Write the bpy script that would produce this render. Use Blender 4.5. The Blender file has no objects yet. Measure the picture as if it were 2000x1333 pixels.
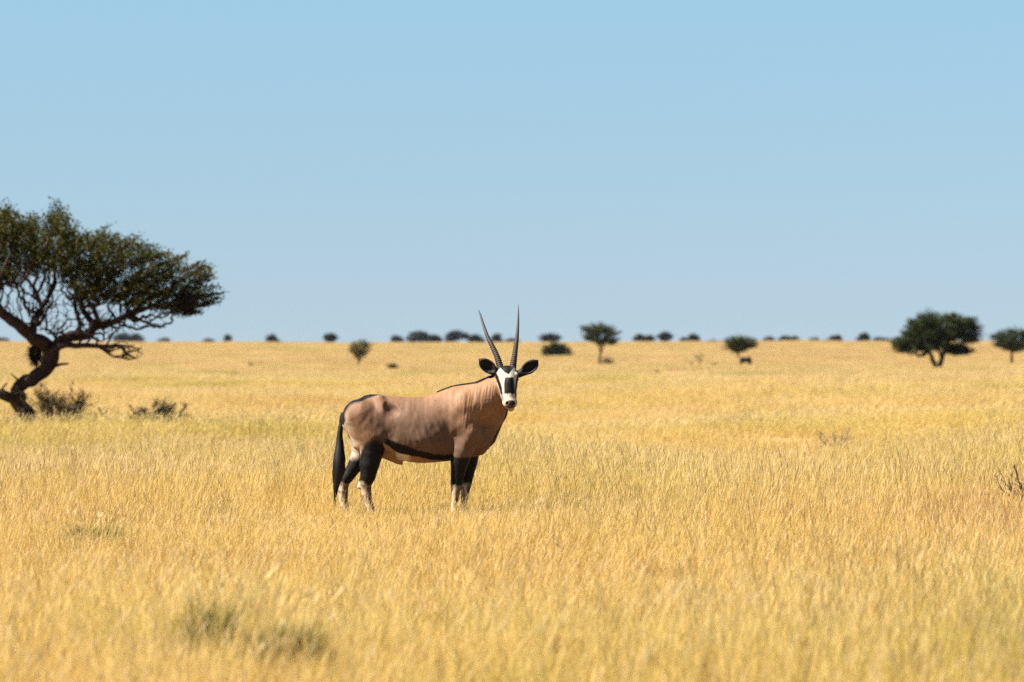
import bpy, math, random
import numpy as np
from mathutils import Vector, Matrix

random.seed(7)
RNG = np.random.default_rng(7)
scene = bpy.context.scene
COL = scene.collection

# ------------------------------------------------------------------ measures
F = 8000.0            # focal length in photograph pixels (2000 wide)
CX, CY = 1000.0, 666.5
CAM_H = 1.592
OD = 36.87            # distance to the antelope


def sstep(a, b, x):
    t = np.clip((np.asarray(x, dtype=float) - a) / (b - a), 0, 1)
    return t * t * (3 - 2 * t)


def ground_z(x, y):
    """Height of the plain: level near the antelope, a shallow pan beyond it, a gentle rise far off."""
    x = np.asarray(x, dtype=float)
    y = np.asarray(y, dtype=float)
    z = -1.2 * sstep(60, 360, y) + 2.25 * sstep(520, 1150, y) - 5.0 * sstep(1300, 2600, y)
    r = np.hypot(x + 0.8, y - OD)
    near = sstep(3, 16, r)
    u = (0.055 * np.sin(x * 0.31 + y * 0.13 + 0.7) + 0.05 * np.sin(y * 0.36 + 1.1 + 0.8 * np.sin(x * 0.17))
         + 0.035 * np.sin(x * 0.53 - y * 0.22 + 2.0)) * near
    u = u + 0.14 * sstep(45, 90, y) * np.sin(y * 0.105 + 1.3 * np.sin(x * 0.045 + 0.4))
    u = u + 0.22 * sstep(300, 700, y) * np.sin(x * 0.021 + 1.0 + 0.004 * y)
    z = z - (0.30 * sstep(46, 62, y) + 0.16 * sstep(76.5, 79.5, y)) * (1 - sstep(0, 9, x)) * (1 - sstep(110, 200, y))  # far step of this dip is added to hide the thorn tree's shadow
    for px_, py_, dep, rx, ln in PITS:
        z = z - dep * sstep(py_ - 5, py_ - 1, y) * (1 - sstep(py_ + ln, py_ + 3.2 * ln, y)) * np.exp(-((x - px_ - rx * 0.4) / rx) ** 2)
    return z + u


PITS = []     # hollows added under the scattered trees to hide their shadows


def at(px, py):
    """Point on the ground that the photograph shows at that pixel."""
    ys = np.concatenate([np.linspace(12, 120, 1500), np.linspace(120.1, 1180, 4000)])
    xs = (px - CX) * ys / F
    im = CY + F * (CAM_H - ground_z(xs, ys)) / ys
    i = int(np.argmin(np.where(im <= py, ys, 1e9)))
    return float(xs[i]), float(ys[i]), float(ground_z(xs[i], ys[i]))


# ------------------------------------------------------------------ helpers
def mesh_obj(name, verts, faces, mat=None, parent=None, smooth=False, cols=None):
    me = bpy.data.meshes.new(name)
    verts = np.asarray(verts, dtype=np.float32).reshape(-1, 3)
    if isinstance(faces, np.ndarray) and faces.ndim == 2:
        n, k = faces.shape
        me.vertices.add(len(verts))
        me.vertices.foreach_set('co', verts.ravel())
        me.loops.add(n * k)
        me.loops.foreach_set('vertex_index', faces.astype(np.int32).ravel())
        me.polygons.add(n)
        me.polygons.foreach_set('loop_start', (np.arange(n) * k).astype(np.int32))
        me.polygons.foreach_set('loop_total', np.full(n, k, dtype=np.int32))
        me.update(calc_edges=True)
    else:
        me.from_pydata(verts.tolist(), [], [list(map(int, f)) for f in faces])
    me.validate()
    if cols is not None:
        a = me.color_attributes.new('col', 'FLOAT_COLOR', 'POINT')
        c = np.ones((len(verts), 4), dtype=np.float32)
        c[:, :3] = cols
        a.data.foreach_set('color', c.ravel())
    if smooth:
        me.polygons.foreach_set('use_smooth', np.ones(len(me.polygons), dtype=bool))
    if mat:
        me.materials.append(mat)
    o = bpy.data.objects.new(name, me)
    COL.objects.link(o)
    if parent:
        o.parent = parent
    return o


def thing(name, label, cat, loc, group=None):
    o = bpy.data.objects.new(name, None)
    o.empty_display_size = 0.2
    COL.objects.link(o)
    o.location = loc
    tag(o, label, cat, group)
    return o


def tag(o, label=None, cat=None, group=None, kind=None):
    for k, v in (('label', label), ('category', cat), ('group', group), ('kind', kind)):
        if v:
            o[k] = v


def new_mat(name):
    m = bpy.data.materials.new(name)
    m.use_nodes = True
    nt = m.node_tree
    for n in list(nt.nodes):
        nt.nodes.remove(n)
    out = nt.nodes.new('ShaderNodeOutputMaterial')
    return m, nt, out


def N(nt, t, **kw):
    n = nt.nodes.new(t)
    for k, v in kw.items():
        if k.startswith('i_'):
            key = k[2:]
            n.inputs[int(key) if key.isdigit() else key].default_value = v
        else:
            setattr(n, k, v)
    return n


def noise(nt, scale, detail=3.0, rough=0.55, vec=None):
    n = N(nt, 'ShaderNodeTexNoise')
    n.inputs['Scale'].default_value = scale
    n.inputs['Detail'].default_value = detail
    n.inputs['Roughness'].default_value = rough
    if vec is not None:
        nt.links.new(vec, n.inputs['Vector'])
    return n


def ramp(nt, fac, stops):
    r = N(nt, 'ShaderNodeValToRGB')
    e = r.color_ramp.elements
    while len(e) < len(stops):
        e.new(0.5)
    for el, (p, c) in zip(e, stops):
        el.position = p
        el.color = (c[0], c[1], c[2], 1)
    nt.links.new(fac, r.inputs[0])
    return r


def mul(nt, a, b, blend='MULTIPLY', fac=1.0):
    m = N(nt, 'ShaderNodeMix', data_type='RGBA', blend_type=blend)
    m.inputs[0].default_value = fac
    nt.links.new(a, m.inputs[6])
    nt.links.new(b, m.inputs[7])
    return m.outputs[2]


# ------------------------------------------------------------------ materials
def foliage_mat(name, trans=0.25):
    m, nt, out = new_mat(name)
    at_ = N(nt, 'ShaderNodeAttribute', attribute_name='col')
    d = N(nt, 'ShaderNodeBsdfDiffuse')
    t = N(nt, 'ShaderNodeBsdfTranslucent')
    g = N(nt, 'ShaderNodeBsdfGlossy')
    g.inputs['Roughness'].default_value = 0.45
    g.inputs['Color'].default_value = (0.6, 0.6, 0.6, 1)
    nt.links.new(at_.outputs['Color'], d.inputs['Color'])
    nt.links.new(at_.outputs['Color'], t.inputs['Color'])
    mx = N(nt, 'ShaderNodeMixShader')
    mx.inputs[0].default_value = trans
    nt.links.new(d.outputs[0], mx.inputs[1])
    nt.links.new(t.outputs[0], mx.inputs[2])
    mg = N(nt, 'ShaderNodeMixShader')
    mg.inputs[0].default_value = 0.008
    nt.links.new(mx.outputs[0], mg.inputs[1])
    nt.links.new(g.outputs[0], mg.inputs[2])
    nt.links.new(mg.outputs[0], out.inputs['Surface'])
    return m


def bark_mat(name, c1, c2, scale=14):
    m, nt, out = new_mat(name)
    tc = N(nt, 'ShaderNodeTexCoord')
    mp = N(nt, 'ShaderNodeMapping')
    mp.inputs['Scale'].default_value = (1, 1, 0.35)
    nt.links.new(tc.outputs['Object'], mp.inputs['Vector'])
    n = noise(nt, scale, 5, 0.65, mp.outputs[0])
    r = ramp(nt, n.outputs['Fac'], [(0.3, c1), (0.7, c2)])
    b = N(nt, 'ShaderNodeBsdfPrincipled')
    b.inputs['Roughness'].default_value = 0.95
    b.inputs['Specular IOR Level'].default_value = 0.15
    nt.links.new(r.outputs[0], b.inputs['Base Color'])
    bp = N(nt, 'ShaderNodeBump')
    bp.inputs['Strength'].default_value = 0.8
    bp.inputs['Distance'].default_value = 0.03
    nt.links.new(n.outputs['Fac'], bp.inputs['Height'])
    nt.links.new(bp.outputs[0], b.inputs['Normal'])
    nt.links.new(b.outputs[0], out.inputs['Surface'])
    return m


M_LEAF = foliage_mat('acacia_leaf')
M_BARK = bark_mat('acacia_bark', (0.015, 0.009, 0.007), (0.05, 0.029, 0.021))
M_TWIG = bark_mat('dry_twig', (0.024, 0.015, 0.010), (0.06, 0.038, 0.026), 30)
M_NEST = bark_mat('nest_straw', (0.007, 0.005, 0.004), (0.026, 0.018, 0.012), 40)


def grass_mat():
    m, nt, out = new_mat('dry_grass')
    at_ = N(nt, 'ShaderNodeAttribute', attribute_name='col')
    ti = N(nt, 'ShaderNodeAttribute', attribute_name='tint', attribute_type='INSTANCER')
    r = ramp(nt, ti.outputs['Fac'], [(0.0, (0.70, 0.75, 0.50)), (0.3, (0.98, 0.99, 0.92)), (0.6, (1.04, 1.0, 1.0)), (0.85, (1.0, 0.95, 0.93)), (1.0, (0.93, 0.82, 0.86))])
    c = mul(nt, at_.outputs['Color'], r.outputs[0])
    d = N(nt, 'ShaderNodeBsdfDiffuse')
    t = N(nt, 'ShaderNodeBsdfTranslucent')
    nt.links.new(c, d.inputs['Color'])
    nt.links.new(c, t.inputs['Color'])
    mx = N(nt, 'ShaderNodeMixShader')
    mx.inputs[0].default_value = 0.42
    nt.links.new(d.outputs[0], mx.inputs[1])
    nt.links.new(t.outputs[0], mx.inputs[2])
    g = N(nt, 'ShaderNodeBsdfGlossy')
    g.inputs['Roughness'].default_value = 0.5
    mg = N(nt, 'ShaderNodeMixShader')
    mg.inputs[0].default_value = 0.012
    nt.links.new(mx.outputs[0], mg.inputs[1])
    nt.links.new(g.outputs[0], mg.inputs[2])
    nt.links.new(mg.outputs[0], out.inputs['Surface'])
    return m


M_GRASS = grass_mat()


def ground_mat():
    m, nt, out = new_mat('plain_ground')
    tc = N(nt, 'ShaderNodeTexCoord')
    ge = N(nt, 'ShaderNodeNewGeometry')
    mp = N(nt, 'ShaderNodeMapping')
    mp.inputs['Scale'].default_value = (0.05, 0.012, 0.0)
    nt.links.new(ge.outputs['Position'], mp.inputs['Vector'])
    n1 = noise(nt, 1.0, 6, 0.6, mp.outputs[0])
    n2 = noise(nt, 3.0, 6, 0.7, ge.outputs['Position'])
    r1 = ramp(nt, n1.outputs['Fac'], [(0.3, (0.235, 0.150, 0.074)), (0.5, (0.275, 0.176, 0.088)), (0.72, (0.295, 0.194, 0.10))])
    r2 = ramp(nt, n2.outputs['Fac'], [(0.3, (0.7, 0.68, 0.62)), (0.7, (1.0, 1.0, 1.0))])
    c = mul(nt, r1.outputs[0], r2.outputs[0])
    b = N(nt, 'ShaderNodeBsdfDiffuse')
    nt.links.new(c, b.inputs['Color'])
    nt.links.new(b.outputs[0], out.inputs['Surface'])
    return m


M_GROUND = ground_mat()

# hollows added around the trees on the plain to hide their shadows (positions read with the level ground, then fixed)
TREE_Y = {}
for key, px, py, dep, rx, ln in (('v', 1831, 721, 0.55, 9, 14), ('edge', 1976, 711, 0.5, 8, 12), ('umb', 1171, 714, 0.5, 8, 12), ('low', 1441, 701, 0.45, 8, 12), ('fun', 700, 718, 0.4, 5, 9), ('green', 1088, 697, 0.4, 6, 10)):
    x_, y_, z_ = at(px, py)
    TREE_Y[key] = y_
    PITS_NEW = (x_, y_, dep, rx, ln)
    TREE_Y[key + '_pit'] = PITS_NEW
for key in ('v', 'edge', 'umb', 'low', 'fun', 'green'):
    PITS.append(TREE_Y[key + '_pit'])
# ------------------------------------------------------------------ the big camel thorn on the left

# ------------------------------------------------------------------ ground
rows = np.concatenate([np.linspace(-40, 10, 12), 10 + np.cumsum(np.geomspace(0.35, 30, 330))])
rows = np.concatenate([rows, rows[-1] + np.cumsum(np.geomspace(30, 300, 18))])
us = np.linspace(-0.55, 0.55, 241)
gx, gy = [], []
for r_ in rows:
    gx.append(us * (abs(r_) + 25))
    gy.append(np.full_like(us, r_))
gx = np.array(gx)
gy = np.array(gy)
gz = ground_z(gx, gy)
nr, nc = gx.shape
idx = np.arange(nr * nc).reshape(nr, nc)
gf = np.stack([idx[:-1, :-1], idx[:-1, 1:], idx[1:, 1:], idx[1:, :-1]], -1).reshape(-1, 4)
ground = mesh_obj('ground', np.stack([gx, gy, gz], -1).reshape(-1, 3), gf, M_GROUND, smooth=True)
tag(ground, 'flat savanna ground under the dry golden grass', 'ground', kind='structure')


# ------------------------------------------------------------------ grass
def vnoise(x, y, seed=0):
    """2-D value noise, 0..1"""
    x = np.asarray(x, dtype=float)
    y = np.asarray(y, dtype=float)

    def h(i, j):
        n = (i * 374761393 + j * 668265263 + seed * 1442695041) & 0xFFFFFFFF
        n = ((n ^ (n >> 13)) * 1274126177) & 0xFFFFFFFF
        return ((n ^ (n >> 16)) & 0xFFFF) / 65535.0
    i = np.floor(x).astype(np.int64)
    j = np.floor(y).astype(np.int64)
    fx = x - i
    fy = y - j
    fx = fx * fx * (3 - 2 * fx)
    fy = fy * fy * (3 - 2 * fy)
    return ((h(i, j) * (1 - fx) + h(i + 1, j) * fx) * (1 - fy) + (h(i, j + 1) * (1 - fx) + h(i + 1, j + 1) * fx) * fy)


STRAW = np.array([[0.70, 0.475, 0.130], [0.75, 0.535, 0.170], [0.62, 0.40, 0.095], [0.79, 0.60, 0.26], [0.50, 0.31, 0.09], [0.58, 0.46, 0.11]])
STRAW = STRAW * np.array([0.79, 0.80, 0.82]) * 0.745
STRAW_P = [0.30, 0.26, 0.18, 0.12, 0.08, 0.06]


def blade_set(rng, n, rad, hmin, hmax, width, lean, heads=0.0, pal=STRAW, palp=STRAW_P, square=False, curl=0.25):
    """n tapered ribbon blades (3 segments); a share HEADS carries a slim seed head."""
    V, Fc, Cc = [], [], []
    base = 0
    for k in range(n):
        if square:
            bx, by = rng.uniform(-rad, rad, 2)
        else:
            a = rng.uniform(0, 2 * math.pi)
            q = rad * math.sqrt(rng.uniform(0, 1))
            bx, by = q * math.cos(a), q * math.sin(a)
        h = rng.uniform(hmin, hmax) * rng.uniform(0.75, 1.0)
        head = rng.uniform() < heads
        if head:
            h *= 1.45
        la = rng.normal(0, 1.3)
        ll = abs(rng.normal(lean, lean * 0.7)) * h
        dx, dy = ll * math.cos(la), ll * math.sin(la)
        if not square:
            dx += bx * 0.6
            dy += by * 0.6
        fa = rng.uniform(0, math.pi)
        wx, wy = math.cos(fa), math.sin(fa)
        w = width * rng.uniform(0.6, 1.3)
        if head:
            w *= 0.55
        c = pal[rng.choice(len(pal), p=palp)] * rng.uniform(0.82, 1.12)
        ts = [0, 0.4, 0.75, 1.0]
        ws = [1.0, 0.9, 0.6, 0.12] if not head else [1.0, 1.0, 0.9, 0.5]
        for t, q in zip(ts, ws):
            b = t ** (1 + 2 * curl)
            z = h * (t - curl * 0.35 * t * t)
            cx, cy = bx + dx * b, by + dy * b
            V.append((cx - wx * w * q / 2, cy - wy * w * q / 2, z))
            V.append((cx + wx * w * q / 2, cy + wy * w * q / 2, z))
            Cc += [c, c]
        for s in range(3):
            o = base + 2 * s
            Fc.append((o, o + 1, o + 3, o + 2))
        base += 8
        if head:
            hl = rng.uniform(0.05, 0.1) * (h / 0.4)
            hw = width * rng.uniform(0.9, 1.6)
            cc = np.array([0.62, 0.46, 0.22]) * 0.72 * rng.uniform(0.75, 1.15)
            ax = np.array([dx * 1.2, dy * 1.2, h * 0.65])
            ax = ax / np.linalg.norm(ax)
            tip = np.array([cx, cy, z])
            p0 = tip - ax * hl * 0.2
            for q, t in ((0.2, 0), (1.0, 0.35), (0.7, 0.7), (0.1, 1.0)):
                c0 = p0 + ax * hl * t
                V.append((c0[0] - wx * hw * q / 2, c0[1] - wy * hw * q / 2, c0[2]))
                V.append((c0[0] + wx * hw * q / 2, c0[1] + wy * hw * q / 2, c0[2]))
                Cc += [cc, cc]
            for s in range(3):
                o = base + 2 * s
                Fc.append((o, o + 1, o + 3, o + 2))
            base += 8
    return np.array(V), np.array(Fc), np.array(Cc)


tuft_col = bpy.data.collections.new('grass_tufts')


def tuft(name, data):
    v, f, c = data
    o = mesh_obj(name, v, f, M_GRASS, cols=c)
    COL.objects.unlink(o)
    tuft_col.objects.link(o)


NT = 7
grng = np.random.default_rng(21)
def merge(*parts):
    V, Fc, Cc, b = [], [], [], 0
    for v, f, c in parts:
        V.append(v)
        Fc.append(f + b)
        Cc.append(c)
        b += len(v)
    return np.vstack(V), np.vstack(Fc), np.vstack(Cc)


for k in range(NT):     # near: small tufts, fine blades and seed stalks
    tuft(f'grass_a{k}', merge(blade_set(grng, 42, 0.15, 0.09, 0.25, 0.0038, 0.36),
                              blade_set(grng, 6, 0.14, 0.18, 0.33, 0.0034, 0.17, heads=0.7)))
for k in range(NT):     # middle distance: square metre patches
    tuft(f'grass_b{k}', merge(blade_set(grng, 560, 0.62, 0.12, 0.29, 0.0072, 0.6, square=True),
                              blade_set(grng, 70, 0.62, 0.20, 0.30, 0.0055, 0.5, heads=0.7, square=True)))
for k in range(NT):     # far: larger patches, distance haze tinted into their straw
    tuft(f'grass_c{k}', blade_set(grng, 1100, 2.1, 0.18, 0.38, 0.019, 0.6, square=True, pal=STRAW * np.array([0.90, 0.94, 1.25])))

pts, rot, scl, var, tint = [], [], [], [], []


def scatter(y0, y1, dens, v0, smin, smax, margin):
    ymid = np.linspace(y0, y1, 60)
    for a, b in zip(ymid[:-1], ymid[1:]):
        hw = 0.128 * b + margin
        n = RNG.poisson(dens * (b - a) * 2 * hw)
        x = RNG.uniform(-hw, hw, n)
        y = RNG.uniform(a, b, n)
        big = vnoise(x * 0.30 + 5, y * 0.13 + 3, 1) * 0.5 + vnoise(x * 0.9, y * 0.45, 2) * 0.3 + vnoise(x * 0.05, y * 0.03, 3) * 0.2
        keep = RNG.uniform(0, 1, n) < (0.45 + 1.1 * big)
        x, y, big = x[keep], y[keep], big[keep]
        big = np.clip((big - 0.5) * 2.0 + 0.5, 0, 1)
        s = RNG.uniform(smin, smax, len(x)) * (0.55 + 0.8 * big)
        bnd = vnoise(x * 0.05 + 31, y * 0.15 + 2, 43) * sstep(45, 70, y) + 0.5 * (1 - sstep(45, 70, y))
        s = s * (0.72 + 0.56 * bnd)
        if v0 == 0:   # trampled and grazed around the antelope
            r = np.hypot((x + 0.83) / 1.15, (y - OD + 1.6) / 2.6)
            s = s * (0.45 + 0.55 * sstep(0.7, 2.1, r))
        pts.append(np.stack([x, y, ground_z(x, y) - 0.01], -1))
        rot.append(np.stack([np.zeros_like(x), np.zeros_like(x), RNG.normal(0, 0.6, len(x))], -1))
        scl.append(np.stack([s ** 0.5 * RNG.choice([1.0, 1.0], len(x)), s ** 0.5, s], -1))
        var.append(v0 + RNG.integers(0, NT, len(x)))
        band = vnoise(x * 0.05 + 11, y * 0.17 + 2, 41) * sstep(45, 70, y) * (1 - sstep(170, 260, y)) + vnoise(x * 0.016, y * 0.035, 42) * sstep(170, 260, y) + 0.5 * (1 - sstep(45, 70, y))
        tint.append(np.clip(0.53 + 0.75 * (band - 0.5) + 0.2 * sstep(300, 700, y) + 0.7 * (vnoise(x * 0.22 + 40, y * 0.09 + 9, 5) - 0.5) - 0.16 * (1 - sstep(16, 25, y)) + 0.5 * (vnoise(x * 1.3, y * 0.8, 6) - 0.5) + 0.5 * (vnoise(x * 0.5, y * 0.5, 7) - 0.5)  # far term adds a pinkish haze tone to the straw
                            + RNG.normal(0, 0.09, len(x)), 0, 1))


scatter(13.5, 66, 46, 0, 0.85, 1.2, 2.0)
scatter(62, 200, 2.1, NT, 0.85, 1.2, 3.0)
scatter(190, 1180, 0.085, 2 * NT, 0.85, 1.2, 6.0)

P = np.vstack(pts)
gm = bpy.data.meshes.new('grass')
gm.vertices.add(len(P))
gm.vertices.foreach_set('co', P.astype(np.float32).ravel())
for nm, ty, arr, key in (('rot', 'FLOAT_VECTOR', np.vstack(rot), 'vector'), ('scl', 'FLOAT_VECTOR', np.vstack(scl), 'vector'),
                         ('variant', 'INT', np.concatenate(var), 'value'), ('tint', 'FLOAT', np.concatenate(tint), 'value')):
    a_ = gm.attributes.new(nm, ty, 'POINT')
    a_.data.foreach_set(key, arr.astype(np.int32 if ty == 'INT' else np.float32).ravel())
gm.update()
gm.materials.append(M_GRASS)
grass = bpy.data.objects.new('grass', gm)
COL.objects.link(grass)
tag(grass, 'dry golden savanna grass covering the whole plain', 'grass', kind='stuff')
ng = bpy.data.node_groups.new('grass_scatter', 'GeometryNodeTree')
ng.interface.new_socket('Geometry', in_out='INPUT', socket_type='NodeSocketGeometry')
ng.interface.new_socket('Geometry', in_out='OUTPUT', socket_type='NodeSocketGeometry')
gi = ng.nodes.new('NodeGroupInput')
go = ng.nodes.new('NodeGroupOutput')
ci = ng.nodes.new('GeometryNodeCollectionInfo')
ci.inputs['Collection'].default_value = tuft_col
ci.inputs['Separate Children'].default_value = True
ci.inputs['Reset Children'].default_value = True
ip = ng.nodes.new('GeometryNodeInstanceOnPoints')
ip.inputs['Pick Instance'].default_value = True


def named(nm, ty):
    n = ng.nodes.new('GeometryNodeInputNamedAttribute')
    n.data_type = ty
    n.inputs['Name'].default_value = nm
    return [o for o in n.outputs if o.enabled and o.name == 'Attribute'][0]


ng.links.new(gi.outputs[0], ip.inputs['Points'])
ng.links.new(ci.outputs[0], ip.inputs['Instance'])
ng.links.new(named('variant', 'INT'), ip.inputs['Instance Index'])
e2r = ng.nodes.new('FunctionNodeEulerToRotation')
ng.links.new(named('rot', 'FLOAT_VECTOR'), e2r.inputs[0])
ng.links.new(e2r.outputs[0], ip.inputs['Rotation'])
ng.links.new(named('scl', 'FLOAT_VECTOR'), ip.inputs['Scale'])
ng.links.new(ip.outputs[0], go.inputs[0])
if True:
    md = grass.modifiers.new('scatter', 'NODES')
    md.node_group = ng
print('grass points', len(P))


# ------------------------------------------------------------------ tubes
def tube(points, radii, sides=6, cap=True):
    """A swept tube along a polyline."""
    P_ = [np.asarray(p, dtype=float) for p in points]
    V, Fc = [], []
    up = np.array([0.3, 0.5, 0.81])
    for i, p in enumerate(P_):
        a = P_[max(i - 1, 0)]
        b = P_[min(i + 1, len(P_) - 1)]
        t = b - a
        t = t / (np.linalg.norm(t) + 1e-9)
        u = np.cross(t, up)
        if np.linalg.norm(u) < 0.05:
            u = np.cross(t, np.array([1.0, 0, 0]))
        u /= np.linalg.norm(u)
        w = np.cross(t, u)
        for k in range(sides):
            an = 2 * math.pi * k / sides
            V.append(p + radii[i] * (math.cos(an) * u + math.sin(an) * w))
    for i in range(len(P_) - 1):
        for k in range(sides):
            k2 = (k + 1) % sides
            Fc.append((i * sides + k, i * sides + k2, (i + 1) * sides + k2, (i + 1) * sides + k))
    return np.array(V), Fc


class MB:
    def __init__(self):
        self.V, self.F, self.C, self.n = [], [], [], 0

    def add(self, v, f, c=None):
        self.V.append(np.asarray(v, dtype=float))
        self.F += [tuple(i + self.n for i in q) for q in f]
        if c is not None:
            self.C.append(np.asarray(c, dtype=float))
        self.n += len(v)

    def build(self, name, mat, parent=None, smooth=True):
        return mesh_obj(name, np.vstack(self.V), self.F, mat, parent, smooth, np.vstack(self.C) if self.C else None)


def catmull(pts_, step):
    """Resample a polyline of (x,y,z,r) rows smoothly."""
    p = np.asarray(pts_, dtype=float)
    out = []
    for i in range(len(p) - 1):
        p0 = p[max(i - 1, 0)]
        p1, p2 = p[i], p[i + 1]
        p3 = p[min(i + 2, len(p) - 1)]
        n = max(2, int(np.linalg.norm(p2[:3] - p1[:3]) / step))
        for k in range(n):
            t = k / n
            q = 0.5 * ((2 * p1) + (-p0 + p2) * t + (2 * p0 - 5 * p1 + 4 * p2 - p3) * t * t + (-p0 + 3 * p1 - 3 * p2 + p3) * t ** 3)
            q[3] = max(q[3], min(p1[3], p2[3]) * 0.9)
            out.append(q)
    out.append(p[-1])
    return np.array(out)


def in_poly(px, py, poly):
    r = np.zeros(len(px), dtype=bool)
    j = len(poly) - 1
    for i in range(len(poly)):
        xi, yi = poly[i]
        xj, yj = poly[j]
        c = ((yi > py) != (yj > py)) & (px < (xj - xi) * (py - yi) / (yj - yi + 1e-12) + xi)
        r ^= c
        j = i
    return r


GREENS = np.array([[0.060, 0.072, 0.014], [0.080, 0.090, 0.018], [0.045, 0.055, 0.012], [0.105, 0.105, 0.024], [0.06, 0.056, 0.018]]) * 0.40


def leaf_cloud(rng, centres, n, size, spread, outdir, pal=GREENS, aspect=0.45):
    """n small rhombic leaflets per centre, in sprays stretched along OUTDIR."""
    C_ = np.repeat(centres, n, axis=0)
    O_ = np.repeat(outdir, n, axis=0)
    m = len(C_)
    along = np.clip(rng.normal(0, 1.0, (m, 1)), -1.7, 1.7) * spread * 1.25
    off = np.clip(rng.normal(0, 1, (m, 3)), -1.7, 1.7) * spread * np.array([0.6, 0.6, 0.26])
    p = C_ + O_ * along + off
    d = O_ * 0.7 + rng.normal(0, 0.6, (m, 3))
    d /= np.linalg.norm(d, axis=1, keepdims=True)
    q = np.cross(d, rng.normal(0, 0.5, (m, 3)) + np.array([0, 0, 1.0]))
    q /= np.linalg.norm(q, axis=1, keepdims=True) + 1e-9
    L = (size * rng.uniform(0.6, 1.35, (m, 1)))
    W = L * aspect
    V = np.stack([p - d * L / 2, p + q * W / 2, p + d * L / 2, p - q * W / 2], 1).reshape(-1, 3)
    f = np.arange(m * 4).reshape(m, 4)
    cl = np.repeat(pal[rng.integers(0, len(pal), len(centres))], n, axis=0) * 0.6 + pal[rng.integers(0, len(pal), m)] * 0.4
    cl = cl * rng.uniform(0.75, 1.3, (m, 1))
    return V, f, np.repeat(cl, 4, axis=0)


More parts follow.
